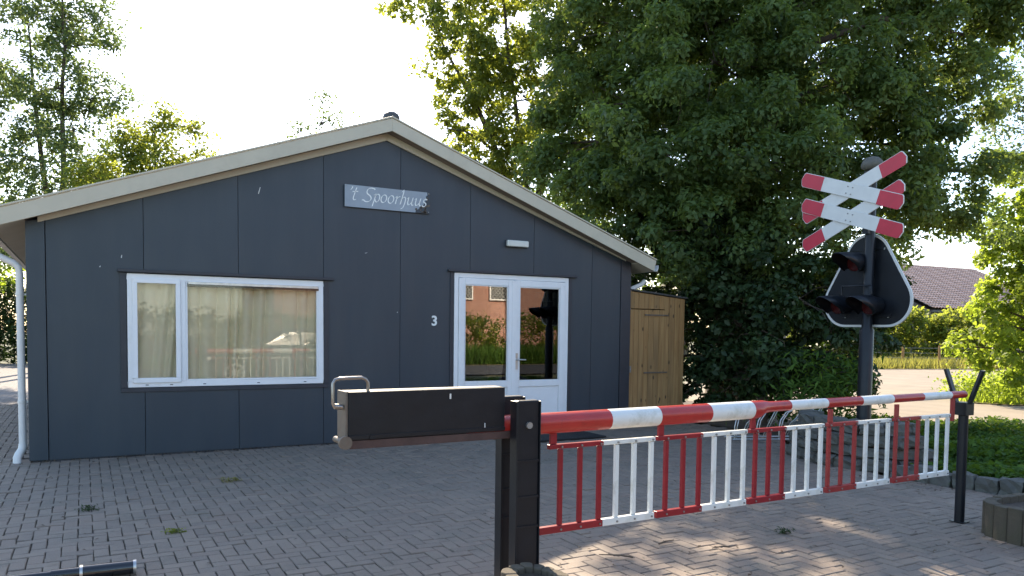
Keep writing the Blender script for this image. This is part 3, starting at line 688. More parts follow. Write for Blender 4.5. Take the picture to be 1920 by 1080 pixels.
# ------------------------------------------------------------------ crossing signal
SX, SY = 8.55, -3.55
sig = thing('crossing_signal', (SX, SY, 0), 'old level crossing signal with two red and white crossbucks above a black three-lamp backboard', 'railway signal')
b = MB(); b.tube([(SX, SY, -.2), (SX, SY, 1.50), (SX, SY, 1.54), (SX, SY, 3.38)], [.082, .080, .058, .054], 20); b.build('post', M['black_paint'], sig)
px_ = SX + .088; BY = SY + .085
def hull_tri(grow=0.):
    out = []
    for cy_, cz, r_, a0, a1 in ((.29, 1.84, .30, -90, -208 + 30), (.0, 2.34, .30, 180 - 28 + 0, 28), (-.29, 1.84, .30, 28 - 10, -90)):
        for k in range(13):
            a = R(a0 + (a1 - a0) * k / 12); out.append((cy_ + (r_ + grow) * math.cos(a) * (1), cz + (r_ + grow) * math.sin(a)))
    return out
def rounded_hull(grow):
    pts = []
    for cy_, cz in ((.29, 1.84), (.0, 2.34), (-.29, 1.84)):
        for k in range(48): a = 2 * math.pi * k / 48; pts.append((cy_ + (.30 + grow) * math.cos(a), cz + (.30 + grow) * math.sin(a)))
    pts = sorted(set(pts))
    def half(p):
        h = []
        for q in p:
            while len(h) > 1 and (h[-1][0] - h[-2][0]) * (q[1] - h[-2][1]) - (h[-1][1] - h[-2][1]) * (q[0] - h[-2][0]) <= 0: h.pop()
            h.append(q)
        return h
    lo = half(pts); up = half(pts[::-1]); return lo[:-1] + up[:-1]
b = MB(); b.prism([(px_, BY + y, z) for y, z in rounded_hull(-.026)], (.012, 0, 0)); bk = b.build('backboard', M['black_paint'], sig)
b = MB(); o_ = rounded_hull(0.); n = len(o_)
# white rim as a ring
cen = (0, 2.0)
outer = [(px_ - .004, BY + y, z) for y, z in o_]; inner = []
for y, z in o_:
    dy, dz = y - cen[0], z - cen[1]; l = math.hypot(dy, dz); inner.append((px_ - .004, BY + y - dy / l * .030, z - dz / l * .030))
V = outer + inner + [(x + .020, y, z) for x, y, z in outer] + [(x + .020, y, z) for x, y, z in inner]
F = []
for i in range(n):
    j = (i + 1) % n; F += [(i, j, n + j, n + i), (2 * n + i, 3 * n + i, 3 * n + j, 2 * n + j), (i, 2 * n + i, 2 * n + j, j), (n + i, n + j, 3 * n + j, 3 * n + i)]
b.faces(V, F); b.build('white_rim', M['sign_white'], bk)
b = MB()
for y, z in ((.0, 1.60), (.28, 1.66), (-.3, 1.66), (-.05, 1.66), (.17, 2.42), (-.22, 2.45), (-.08, 2.44)): b.tube([(px_ - .010, BY + y, z), (px_ + .001, BY + y, z)], .013, 8)
b.build('bolt', M['steel'], bk)['kind'] = 'stuff'
b = MB()
for z in (2.46, 1.67): b.box(px_ - .012, px_ - .001, BY - .34, BY + .34, z - .015, z + .015) if z < 2 else b.box(px_ - .012, px_ - .001, BY - .22, BY + .22, z - .015, z + .015)
b.build('cross_brace', M['black_paint'], bk)
def lamp(y, z):
    x0 = SX - .06
    b = MB(); b.tube([(px_ - .02, SY + y, z), (x0 - .02, SY + y, z)], [.095, .118], 22); lp = b.build('lamp', M['black_paint'], sig)
    b = MB(); b.tube([(x0 - .024, SY + y, z), (x0 - .034, SY + y, z)], [.106, .09], 20); b.build('lens', M['lens_red'], lp)
    b = MB(); rings = []
    n = 20
    for k in range(n + 1):
        a = R(-38 + (256) * k / n)        # open below
        rings.append(a)
    L0 = .02; V = []; F = []
    for th in (0, .006):
        for a in rings:
            reach = .34 * (.45 + .55 * max(0, math.sin(a)) ** .7) if math.sin(a) > 0 else .34 * .45 * (1 + math.sin(a))
            for t in (0, .5, 1):
                rr_ = .118 - th + .006 * t; V.append((x0 - L0 - reach * t, SY + y + rr_ * math.cos(a), z + rr_ * math.sin(a) - .03 * t * t))
    m = n + 1
    for th in (0, 1):
        for k in range(n):
            for t in range(2): i = th * m * 3 + k * 3 + t; F.append((i, i + 1, i + 4, i + 3))
    for k in range(n): i = k * 3 + 2; F.append((i, i + m * 3, i + m * 3 + 3, i + 3))
    b.faces(V, F, 0, True); b.build('hood', M['black_paint'], lp, recalc=False)
lamp(.34, 1.80); lamp(-.08, 1.79); lamp(.13, 2.30)
b = MB(); fy0, fy1 = .28, -.12
b.tube([(SX - .10, SY + fy0, 1.92), (SX - .10, SY + fy0, 2.02), (SX - .10, SY + fy1, 2.02), (SX - .10, SY + fy1, 1.92)], .011, 6); b.build('bracket', M['black_paint'], sig)
# crossbucks
def board(y0, z0, y1, z1, x):
    a = Vector((x, y0, z0)); e = Vector((x, y1, z1)); d = (e - a).normalized(); w = Vector((0, -d.z, d.y)) * .088; L = (e - a).length; rl = .325
    def seg(t0, t1, pts, m, name, par):
        b = MB(); b.prism(pts, (.012, 0, 0)); return b.build(name, m, par, .002, 1)
    def tip(p, dd, w, k): return [p + dd * .012 - w * .80 * k, p - dd * .012, p + dd * .012 + w * .80 * k, p + dd * .03 + w * k]
    main = seg(0, 1, tip(a, d, w, 1) + tip(e, -d, -w, 1) + [a + d * .03 - w], M['sign_white'], 'crossbuck_board', sig)
    for dd, p in ((d, a), (-d, e)):
        q = p + dd * rl; ww = w * .93; o3 = Vector((-.0022, 0, 0)); pp = p + dd * .007
        b = MB(); b.prism([v + o3 for v in tip(pp, dd, ww, 1) + [q + ww, q - ww, pp + dd * .03 - ww]], (.002, 0, 0)); b.build('red_end', M['sign_red'], main)
    b = MB(); c = (a + e) / 2
    for u_, v_ in ((.035, .04), (-.035, .04), (.035, -.04), (-.035, -.04)): b.tube([c + d * u_ + w * v_ / .088 + Vector((-.007, 0, 0)), c + d * u_ + w * v_ / .088], .008, 6)
    b.build('rivet', M['bolt'], main)['kind'] = 'stuff'
board(-2.668, 2.895, -4.039, 3.412, SX - .105); board(-2.682, 2.54, -4.026, 3.108, SX - .105)
board(-2.655, 3.385, -4.035, 2.905, SX - .125); board(-2.666, 3.065, -4.044, 2.588, SX - .125)
b = MB(); b.box(SX - .092, SX - .05, SY - .04, SY + .04, 2.62, 3.34); b.build('mounting_bar', M['black_paint'], sig)
b = MB(); b.tube([(SX, SY, 3.36), (SX, SY, 3.385), (SX, SY, 3.42), (SX, SY, 3.46), (SX, SY, 3.50), (SX, SY, 3.52)], [.07, .12, .125, .11, .07, .01], 20); b.build('bell', M['stone'], sig)

# ------------------------------------------------------------------ bicycle rack
rack = thing('bicycle_rack', (8.5, -2.2, 0), 'low bicycle rack of paired bent steel rods at the edge of the pavers', 'bicycle rack')
b = MB(); b.tube([(7.95, -2.05, .05), (9.0, -2.5, .05)], .014, 8); b.tube([(8.05, -1.8, .05), (9.1, -2.25, .05)], .014, 8); b.build('base_rail', M['steel'], rack)
for k in range(4):
    x, y = 7.98 + .28 * k, -2.06 - .12 * k; hi = (.52 if k % 2 else .44)
    b = MB()
    for off in (0, .045):
        q = [(x + off, y + off * .3, .06), (x + off, y, .22), (x + .02 + off, y, .30), (x + .14 + off, y + .02, .40), (x + .34 + off, y + .02, hi + .02), (x + .40 + off, y + .02, hi), (x + .41 + off, y + .02, hi - .05), (x + .36 + off, y + .04, hi - .13), (x + .30 + off, y + .08, .24), (x + .29 + off, y + .16, .06)]
        b.tube(q, .008, 8)
    b.build('wheel_holder', M['steel'], rack)

# ------------------------------------------------------------------ stones
def rough_stone(c, dx, dy, dz, ang, seed):
    rr = random.Random(seed); b = bmesh.new(); bmesh.ops.create_cube(b, size=1)
    bmesh.ops.subdivide_edges(b, edges=b.edges, cuts=2, use_grid_fill=True)
    for v in b.verts:
        p = v.co; n = p.normalized() * .62; q = p.lerp(n, .18 + .12 * rr.random())
        v.co = Vector((q.x * dx, q.y * dy, q.z * dz)) + Vector((rr.gauss(0, .010), rr.gauss(0, .010), rr.gauss(0, .007)))
    bmesh.ops.rotate(b, verts=b.verts, cent=(0, 0, 0), matrix=Matrix.Rotation(ang, 3, 'Z') @ Matrix.Rotation(rr.gauss(0, .05), 3, 'X'))
    me = bpy.data.meshes.new('stone'); b.to_mesh(me); b.free(); me.materials.append(M['stone']); return me
def along(path, t):
    L = [math.dist(a, c) for a, c in zip(path, path[1:])]; tot = sum(L); d = t * tot
    for i, l in enumerate(L):
        if d <= l or i == len(L) - 1:
            k = d / l; a, c = path[i], path[i + 1]; return (a[0] + (c[0] - a[0]) * k, a[1] + (c[1] - a[1]) * k, math.atan2(c[1] - a[1], c[0] - a[0]))
        d -= l
wall = thing('dry_stone_wall', (7.9, -3.8, 0), 'low curved stack of dark rough stones around the foot of the signal', 'stone wall')
WP = [(8.42, -2.80), (8.02, -3.12), (7.82, -3.6), (7.82, -4.05), (8.05, -4.32), (8.5, -4.42)]; wl_ = 2.6
sd_ = 100
for c in range(4):
    n = 9 if c % 2 == 0 else 8; t = 0.0 if c % 2 == 0 else .05
    cuts = sorted([min(1, max(0, (i + random.uniform(-.22, .22)) / n)) for i in range(1, n)]); cuts = [t] + [q for q in cuts if q > t + .04] + [1.0 - .03 * c]
    for a, e in zip(cuts, cuts[1:]):
        x, y, an = along(WP, (a + e) / 2); sd_ += 1; h_ = .128
        nx, ny = -math.sin(an), math.cos(an); ins = .02 * c + random.uniform(-.045, .045)
        me = rough_stone(None, (e - a) * wl_ * .93, random.uniform(.22, .3), h_ * random.uniform(.9, 1.0), an + random.gauss(0, .06), sd_)
        link(bpy.data.objects.new('stone', me), wall, (x + nx * -ins * -1, y + ny * ins, .06 + c * h_))
kerb = thing('stone_edging', (8.0, -5.2, 0), 'row of rounded dark edging stones between the pavers and the planting bed', 'edging')
KP = [(7.80, -4.50), (7.84, -5.0), (7.95, -5.5), (8.12, -6.2), (8.3, -7.2)]
for i in range(14):
    x, y, an = along(KP, (i + .5) / 14); me = rough_stone(None, .195, .17, .17, an, 300 + i); link(bpy.data.objects.new('stone', me), kerb, (x + random.gauss(0, .01), y, .045 + random.gauss(0, .01)))

# ------------------------------------------------------------------ concrete planters
def log_planter(cx, cy, rx, ry, h, nseg, label, pw, m, ang=0, soil=.05):
    t = thing('concrete_planter', (cx, cy, 0), label, 'planter', 'concrete planters beside the pavers')
    def P(a, k=1.):
        ca, sa = math.cos(a), math.sin(a); x = rx * k * math.copysign(abs(ca) ** (2 / pw), ca); y = ry * k * math.copysign(abs(sa) ** (2 / pw), sa)
        return (cx + x * math.cos(ang) - y * math.sin(ang), cy + x * math.sin(ang) + y * math.cos(ang))
    N = 720; C = [P(2 * math.pi * i / N) for i in range(N + 1)]; L = [0]
    for a, c in zip(C, C[1:]): L.append(L[-1] + math.dist(a, c))
    def at(s):
        s %= L[-1]; i = max(0, np.searchsorted(L, s) - 1); k = (s - L[i]) / (L[i + 1] - L[i] + 1e-9); a, c = C[i], C[i + 1]
        return Vector((a[0] + (c[0] - a[0]) * k, a[1] + (c[1] - a[1]) * k, 0))
    for i in range(nseg):
        s0, s1 = L[-1] * i / nseg, L[-1] * (i + 1) / nseg; pts = []
        for k in range(7):
            u = .02 + .96 * k / 6; p = at(s0 + (s1 - s0) * u); tg = (at(s0 + (s1 - s0) * u + .002) - p).normalized(); nn = Vector((tg.y, -tg.x, 0)); pts.append(p + nn * .012 * math.sin(math.pi * k / 6) ** .6)
        inn = []
        for k in (1, 0):
            p = at(s0 + (s1 - s0) * k); inn.append(Vector((cx, cy, 0)) + (p - Vector((cx, cy, 0))) * (1 - .065 / max(rx, ry)))
        b = MB(); hh = h + random.gauss(0, .004); b.prism([(p.x, p.y, -.05) for p in pts + inn], (0, 0, hh + .05)); b.build('log_segment', m, t, .006, 2)
    b = MB(); b.poly([(P(2 * math.pi * i / 40, .9)[0], P(2 * math.pi * i / 40, .9)[1], h - soil) for i in range(40)]); b.build('soil', M['soil'], t)
    return t
log_planter(6.62, -6.62, .44, .42, .245, 26, 'low ribbed brown concrete planter at the far right edge of the pavers', 3.2, M['concrete'], R(-6))
log_planter(2.335, -6.43, .125, .165, .318, 14, 'mossy concrete planter at the foot of the twin black barrier posts', 2.4, M['concrete'], R(8), .03)

# telescopic pole
tp = thing('telescopic_pole', (.4, -4.39, .04), 'glossy black telescopic pole lying at the lower left edge of the pavers', 'pole')
a = Vector((.75, -4.53, .046)); d = Vector((-.999, .045, 0)).normalized()
for s0, s1, r_ in ((0, .277, .040), (.278, .427, .0345), (.428, 1.6, .029)):
    b = MB(); b.tube([a + d * s0 + Vector((0, 0, .0)), a + d * s1], r_, 20); sec = b.build('pole_section', M['black_gloss'], tp)
b = MB(); b.tube([a - d * .004, a + d * .012], .0425, 20); b.build('end_collar', M['steel'], tp); b = MB(); b.tube([a + d * .27, a + d * .285], .0425, 20); b.build('end_collar', M['steel'], tp)

# ------------------------------------------------------------------ trees
MAIN = [(9.83, 1.77, 8.6, 2.2), (11.94, 0.62, 8.92, 2.2), (13.15, -0.68, 8.03, 1.8), (9.26, 2.57, 7.05, 1.6), (9.76, 0.51, 6.04, 1.6), (11.41, -0.4, 5.98, 1.6), (13.13, -0.77, 6.07, 1.4), (8.98, 2.64, 5.65, 1.2), (8.98, 0.63, 4.55, 1.4), (9.99, -0.4, 4.22, 1.5), (11.86, -0.73, 4.55, 1.3), (13.27, -0.93, 4.78, 1.0), (8.36, 2.94, 4.94, 0.8), (8.86, 1.46, 3.79, 1.2), (9.44, 0.07, 3.13, 1.2), (10.74, -0.42, 3.17, 1.2), (12.34, -0.83, 3.51, 1.0), (13.59, -1.15, 3.94, 0.9), (14.23, -1.06, 5.71, 0.7), (8.43, 3.22, 4.4, 0.6), (8.78, 2.28, 3.31, 0.9),
        (10.8, 2.6, 10.2, 2.2), (12.5, 2.4, 6.8, 2.0), (10.6, 3.2, 7.0, 2.0), (11.2, 2.2, 4.6, 1.6),
        (14.46, -1.83, 7.43, .9), (14.21, -1.35, 6.64, .8), (14.31, -1.41, 3.32, .4), (14.63, -1.67, 4.28, .35)]
make_tree('large_oak', 'huge dark dense tree filling the sky behind the crossing signal', 'tree', (10.9, 1.1, 0), MAIN, M['leaf_dark'], leaf=.105, cl=33, lpc=165, trunk_r=.36, twig=.12, tvar=.2, aspect=.55, tuft=.33, shell=.5)
OAK = [(8.23, 7.2, 7.98, 1.0), (9.69, 7.58, 8.75, 1.5), (8.87, 7.35, 6.77, 1.0), (10.02, 7.31, 7.19, 1.4), (8.3, 7.02, 5.51, 0.6), (9.52, 6.92, 5.63, 1.0), (7.58, 7.59, 8.59, 0.6), (7.15, 7.84, 8.83, 0.5), (11.22, 7.27, 8.16, 1.5), (10.8, 6.82, 6.28, 1.2), (9.49, 7.79, 10.58, 1.8), (11.77, 7.7, 11.08, 2.0), (8.13, 7.92, 9.56, 1.2), (9.23, 7.17, 5.14, 0.7), (8.6, 7.0, 4.4, .7), (9.6, 6.8, 4.0, .9), (7.9, 7.2, 6.1, .45), (8.35, 7.1, 6.9, .7), (8.9, 7.0, 5.9, .8), (9.1, 7.4, 7.9, .9)]
make_tree('sunlit_oak', 'open sunlit tree with visible branches rising behind the right roof slope', 'tree', (10.1, 7.4, 0), OAK, M['leaf_oak'], leaf=.13, cl=25, lpc=60, tuft=.27, trunk_r=.11, twig=.35, tvar=.22,
          trunk_paths=[[(10.1, 7.4, -.1), (10.2, 7.15, 4.0), (9.75, 7.2, 7.0), (9.1, 7.3, 11.0)], [(10.2, 7.15, 3.4), (10.65, 7.05, 6.0), (11.1, 7.3, 10.0)], [(10.15, 7.15, 3.8), (8.9, 7.1, 6.3), (7.7, 7.4, 8.4)]])
UNDER = [(9.62, -0.15, 1.99, 0.6), (9.6, -0.97, 1.49, 0.8), (10.23, -1.12, 1.99, 0.9), (9.75, -0.55, 0.91, 0.65), (9.7, -1.42, 0.7, 0.6), (10.48, -1.54, 1.18, 0.7), (9.6, -0.1, 0.46, 0.45), (9.88, -0.67, 2.5, 0.8), (11.21, -1.32, 2.01, 0.7), (9.6, 0.3, 2.75, 0.6), (11.68, -1.38, 1.6, 0.5), (10.3, -.9, .6, .7), (10.9, -1.3, .8, .6), (10.3, .7, 1.2, 1.0), (10.7, .5, 2.4, 1.1), (9.75, 1.1, 1.5, .7), (11.4, -.2, 1.2, .9), (9.8, 1.0, 3.2, .8), (10.0, 2.2, 1.8, 1.1), (9.7, .35, .8, .55), (9.32, .9, .7, .35), (9.36, 1.4, 1.6, .45), (9.42, 1.7, 2.5, .5), (9.3, .6, .3, .28), (9.5, 2.6, .8, .6)]
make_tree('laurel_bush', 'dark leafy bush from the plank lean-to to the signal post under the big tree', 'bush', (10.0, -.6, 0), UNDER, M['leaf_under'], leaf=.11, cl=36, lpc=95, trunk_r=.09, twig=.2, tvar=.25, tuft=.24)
make_tree('bamboo_bush', 'lighter green narrow-leaved bush low in front of the dark bush', 'bush', (9.75, -1.9, 0), [(9.75, -1.9, .75, .45), (9.9, -2.05, .45, .5), (9.55, -1.75, .45, .4), (9.95, -2.1, 1.0, .3)], M['leaf_cover'], leaf=.16, cl=90, lpc=26, sig=.14, trunk_r=.03, aspect=.22, twig=.2)
BRIGHT = [(18.72, 0.58, 3.86, 0.8), (18.49, 0.05, 2.27, 1.0), (18.02, 0.27, 1.68, 0.5), (18.91, -0.15, 2.98, 1.1), (17.84, -0.25, 0.88, 0.5), (19.26, 0.34, 4.83, 0.8), (19.2, -.4, 1.2, .9), (19.6, -.6, 3.6, 1.1), (18.35, .6, 2.16, .6), (17.9, .7, 1.1, .5), (18.95, .55, 3.4, .8)]
make_tree('bright_bush', 'tall sunlit yellow green bush at the right edge beside the road', 'bush', (18.8, 0, 0), BRIGHT, M['leaf_bright'], leaf=.13, cl=34, lpc=70, tuft=.28, trunk_r=.09, twig=.2)
PALE = [(19.81, 0.68, 6.16, 0.8), (19.42, 0.85, 5.29, 0.4), (20.16, 0.56, 7.4, 1.0), (20.02, 1.18, 6.92, 0.35), (20.6, .2, 5.2, 1.0), (20.8, .3, 8.6, 1.1), (19.3, 1.4, 6.5, .5), (19.9, 1.3, 7.15, .6)]
make_tree('airy_tree', 'thin airy tree with small pale leaves above the bright bush at right', 'tree', (20.6, .6, 0), PALE, M['leaf_blue'], leaf=.11, cl=40, lpc=30, sig=.2, trunk_r=.12, twig=.5)
ALDER = [(-0.76, 19.22, 10.99, 1.2), (0.25, 18.63, 10.51, 1.1), (0.13, 18.81, 12.49, 1.4), (1.26, 18.09, 10.85, 0.6), (1.61, 17.85, 10.11, 0.35), (-1.22, 19.37, 9.33, 1.0), (-0.06, 18.24, 8.73, 1.1), (1.16, 18.01, 8.54, 0.7), (-1.09, 19.22, 7.85, 1.0), (0.35, 18.17, 7.49, 1.0), (-0.82, 18.99, 6.53, 1.1), (0.62, 17.72, 6.3, 1.0), (1.59, 17.77, 8.54, 0.4), (-1.56, 19.34, 5.53, 0.8), (-2.59, 20.69, 9.14, 1.3), (-2.47, 20.49, 6.61, 1.2), (-0.24, 18.03, 5.3, 0.9), (-1.6, 19.4, 4.2, .9)]
make_tree('tall_alder', 'tall slender open tree with two stems at the left behind the house', 'tree', (0, 18.45, 0), ALDER, M['leaf_blue'], leaf=.13, cl=44, lpc=38, sig=.17, trunk_r=.13, twig=.35,
          trunk_paths=[[(0, 18.45, -.1), (0, 18.45, 5), (.05, 18.5, 9), (.1, 18.7, 12.8)], [(-.42, 19.2, -.1), (-.38, 19.2, 5), (-.7, 19.2, 8), (-.9, 19.25, 11)]])
SECOND = [(1.82, 15.26, 6.75, 0.6), (2.62, 14.83, 7.06, 0.5), (2.47, 14.85, 6.0, 0.8), (3.28, 14.46, 6.92, 0.33), (3.4, 14.35, 6.16, 0.4), (1.54, 15.36, 5.84, 0.7), (2.86, 14.59, 5.25, 0.9), (0.88, 16.28, 5.62, 0.7), (2.3, 14.9, 4.2, 1.0), (2.5, 14.8, 7.5, .25)]
make_tree('spreading_tree', 'smaller bushy tree showing above the left roof slope beside the tall slender tree', 'tree', (2.3, 14.9, 0), SECOND, M['leaf_oak'], leaf=.125, cl=80, lpc=40, sig=.15, trunk_r=.12, twig=.4)
TOP = [(6.54, 12.7, 7.8, 0.35), (6.47, 12.71, 7.19, 0.45), (5.93, 12.99, 7.03, 0.3), (6.87, 12.49, 7.35, 0.35), (6.45, 12.67, 6.36, 0.7), (6.4, 12.7, 5.2, .8)]
make_tree('young_tree', 'thin tree top poking up over the roof left of the ridge', 'tree', (6.45, 12.7, 0), TOP, M['leaf_blue'], leaf=.11, cl=44, lpc=22, sig=.14, trunk_r=.07, twig=.6)
make_tree('side_bush', 'sunny green bush beyond the driveway at the far left edge', 'bush', (-2.5, 23.5, 0), [(-2.2, 23.6, 3.6, .9), (-3.0, 23.9, 4.6, .9), (-1.4, 23.2, 4.0, .7), (-3.6, 24.2, 3.2, 1.1)], M['leaf_bright'], leaf=.16, cl=36, lpc=26, sig=.2, trunk_r=.08)
def hedge(name, label, p0, p1, w, h, n, m, leaf, cat='hedge', size=26):
    t = thing(name, ((p0[0] + p1[0]) / 2, (p0[1] + p1[1]) / 2, 0), label, cat)
    d = np.array([p1[0] - p0[0], p1[1] - p0[1], 0.]); Ln = np.linalg.norm(d); d /= Ln; nn = np.array([-d[1], d[0], 0.])
    u = rng.uniform(0, Ln, n); a = rng.uniform(0, 1, n); side = rng.choice([-1, 1], n); onTop = rng.uniform(0, 1, n) < w / (w + 2 * h)
    wav = 1 + .10 * np.sin(u * 2.1) + .07 * np.sin(u * 5.3 + 1)
    off = np.where(onTop, rng.uniform(-w / 2, w / 2, n), side * (w / 2 + rng.normal(0, .1, n)) * wav); z = np.where(onTop, h * wav + rng.normal(0, .10, n), a * h * wav)
    C = np.array([p0[0], p0[1], 0]) + d * u[:, None] + nn * off[:, None]; C[:, 2] = z
    idx = np.repeat(np.arange(n), size); P = C[idx] + rng.normal(size=(n * size, 3)) * .13; P[:, 2] = np.abs(P[:, 2])
    np_mesh('foliage', leaf_verts(P, leaf), 4, m, np.clip(rng.normal(.45, .18, n)[idx] + rng.normal(0, .12, n * size), 0, 1), t)
    b = MB()
    for i in range(int(Ln / .5)):
        q = np.array([p0[0], p0[1], 0]) + d * (i + .5) * .5; b.tube([(q[0], q[1], -.05), (q[0] + random.gauss(0, .08), q[1], h * .5), (q[0] + random.gauss(0, .15), q[1] + .05, h * .9)], [.03, .02, .008], 5)
    b.build('stem', M['trunk'], t, recalc=False); return t
hedge('dark_hedge', 'dark clipped hedge at the left edge past the end of the driveway', (-9, 25.5), (3.5, 24.6), 1.3, 2.6, 1700, M['leaf_under'], .15)
hedge('garden_hedge', 'rounded green hedge before the distant tiled house', (31.7, 19), (46, 11), 1.8, 2.35, 1300, M['leaf_oak'], .22)
# hedge and bushes across the side road, seen mirrored in the glass
hedge('roadside_hedge', 'loose green hedge along the far side of the road behind the viewpoint', (-6, -22.4), (34, -22.4), 1.3, 1.75, 1500, M['leaf_oak'], .16)

# ground cover, grass, litter
def scatter_in(poly, n):
    xs_ = [p[0] for p in poly]; ys_ = [p[1] for p in poly]; out = []
    while len(out) < n:
        x, y = random.uniform(min(xs_), max(xs_)), random.uniform(min(ys_), max(ys_))
        if inside(x, y, poly): out.append((x, y))
    return np.array(out)
cp = [(7.95, -4.6), (8.0, -5.2), (8.25, -6.2), (8.7, -8.5), (13.5, -8), (12.7, -3.8), (12.0, -1.7), (11.2, -1.4), (10.2, -2.3), (9.2, -2.6), (8.9, -3.3), (8.75, -4.4)]
q = scatter_in(cp, 2600); n = len(q); hgt = .10 + .08 * np.sin(q[:, 0] * 1.9 + 1) * np.sin(q[:, 1] * 2.3) + rng.uniform(0, .10, n)
idx = np.repeat(np.arange(n), 22); P = np.zeros((len(idx), 3)); P[:, :2] = q[idx] + rng.normal(size=(len(idx), 2)) * .09; P[:, 2] = hgt[idx] * rng.uniform(.15, 1.1, len(idx)) + .01
keep = ~((P[:, 0] < 8.1) & (P[:, 1] > -4.6))
P = P[keep]; idx = idx[keep]
bt = .45 + .25 * np.sin(q[:, 0] * 2.7) * np.sin(q[:, 1] * 1.7 + 2) + rng.normal(0, .1, n)
o = np_mesh('ground_cover', leaf_verts(P, .075, .65, 1.2), 4, M['leaf_cover'], np.clip(bt[idx] + rng.normal(0, .14, len(idx)), 0, 1)); tag(o, 'low leafy green ground cover in the bed beside the pavers', 'ground cover', kind='stuff')
def blades(name, poly, n, h, m, label, w=.012, cat='grass'):
    q = scatter_in(poly, n); hh = h * rng.uniform(.4, 1.2, n); an = rng.uniform(0, 6.28, n); lean = rng.normal(size=(n, 2)) * .35
    V = np.zeros((n, 3, 3)); dx = np.stack([np.cos(an), np.sin(an)], 1) * w
    V[:, 0, :2] = q - dx; V[:, 1, :2] = q + dx; V[:, 2, :2] = q + lean * hh[:, None]; V[:, 2, 2] = hh
    o = np_mesh(name, V.reshape(-1, 3), 3, m, rng.uniform(0, 1, n)); return tag(o, label, cat, kind='stuff')
blades('verge_grass', [(17.3, .6), (17.7, -.35), (19.6, -1.8), (24, -4.5), (30, -4.5), (30, 6.4)], 26000, .22, M['leaf_bright'], 'sunlit yellow green grass on the verge beyond the road', .02)
blades('dry_grass', [(27, 12.4), (29, 11.7), (36.6, 9.4), (50, 8.6), (54, 14), (30, 22)], 22000, .45, M['blade'], 'dry yellow grass along the wire fence across the road', .03)
blades('meadow_grass', [(-4, -19.3), (34, -19.3), (34, -22), (-4, -22)], 26000, .8, M['leaf_cover'], 'long dry grass on the far verge behind the viewpoint', .03)
fr_ = thing('verge_plants', (18, -.4, 0), 'clump of bright broad-leaved plants at the edge of the sunlit verge', 'plants')
q = scatter_in([(17.4, .5), (17.8, -.3), (19.4, -1.6), (22, -3), (23, 1), (19, 2)], 420); idx = np.repeat(np.arange(len(q)), 26)
P = np.zeros((len(idx), 3)); P[:, :2] = q[idx] + rng.normal(size=(len(idx), 2)) * .16; P[:, 2] = np.abs(rng.normal(.25, .18, len(idx)))
np_mesh('foliage', leaf_verts(P, .10), 4, M['leaf_bright'], rng.uniform(0, 1, len(idx)), fr_)
q = np.concatenate([scatter_in(YARD, 1300), scatter_in([(2.5, -6.6), (6.2, -6.6), (6.2, -5.2), (2.5, -5.2)], 70), np.stack([rng.uniform(7.3, 8.2, 160), rng.uniform(-5.2, -4.3, 160)], 1), np.stack([rng.uniform(0, 7.8, 520), -np.abs(rng.normal(0, .035, 520)) - .005], 1)])
P = np.zeros((len(q), 3)); P[:, :2] = q; P[:, 2] = .012
o = np_mesh('leaf_litter', leaf_verts(P, .032, .5, 4), 4, M['litter'], rng.uniform(0, 1, len(q)) ** 2); tag(o, 'scattered dry leaf bits and petals lying on the pavers', 'leaf litter', kind='stuff')
for x, y, an, l, lb in ((3.05, -5.95, .5, .10, 'short dark twig lying on the pavers just right of the twin black posts'), (3.55, -5.62, 2.4, .22, 'thin curved twig on the pavers below the first white railing'), (4.28, -5.72, 2.9, .13, 'small dark twig on the pavers below the second white railing'), (3.9, -5.45, .2, .16, 'pale brown twig on the pavers under the second red railing')):
    b = MB(); d = Vector((math.cos(an), math.sin(an), 0)) * l; p = Vector((x, y, .018)); b.tube([p, p + d * .4 + Vector((.006, .008, .004)), p + d], [.006, .005, .003], 6)
    b.tube([p + d * .4, p + d * .6 + Vector((-.02, .025, .004))], [.004, .002], 5); tag(b.build('twig', M['trunk'], None, recalc=False), lb, 'twig')

# ------------------------------------------------------------------ distance: wire fence, tiled house
wf = thing('wire_fence', (33, 11.5, 0), 'wire fence with wooden posts standing in dry grass across the road', 'fence')
f0, f1 = Vector((29.3, 13.6, 0)), Vector((39.5, 8.3, 0)); nfp = 8
for i in range(nfp):
    p = f0.lerp(f1, i / (nfp - 1)); b = MB(); b.tube([p, p + Vector((random.gauss(0, .02), 0, .98))], .055, 8); b.build('fence_post', M['wood'], wf)
for z in (.2, .42, .64, .86): b = MB(); b.tube([f0 + UP * z, f1 + UP * z], .008, 5); b.build('wire', M['bolt'], wf)
F_, R_ = Vector((.4839, .8737, 0)).normalized(), Vector((.875, -.4839, 0)).normalized()
E0 = Vector((.5, -9.5, 0)) + F_ * 45 + R_ * (785 / 1451 * 45) + UP * 2.95
e_ = (R_ * .9 + F_ * .436).normalized(); g_ = (R_ * -.436 + F_ * .9).normalized()
th_ = thing('tiled_house', (E0.x, E0.y, 0), 'distant house with a glinting grey tiled roof behind the hedge at right', 'house')
b = MB(); b.prism([E0 + g_ * .3 - UP * 2.95 + e_ * .3, E0 + g_ * 13.8 - UP * 2.95 + e_ * .3, E0 + g_ * 13.8 + e_ * .3 - UP * .1, E0 + g_ * 7.0 + UP * 3.15 + e_ * .3, E0 + g_ * .3 + e_ * .3 - UP * .1], e_ * 13); b.build('wall', M['roof'], th_)
V = []; F = []; nx_, ny_ = 260, 22; up_ = (g_ * 7.0 + UP * 3.3); ul = up_.length; up_ /= ul; nrm = e_.cross(up_).normalized()
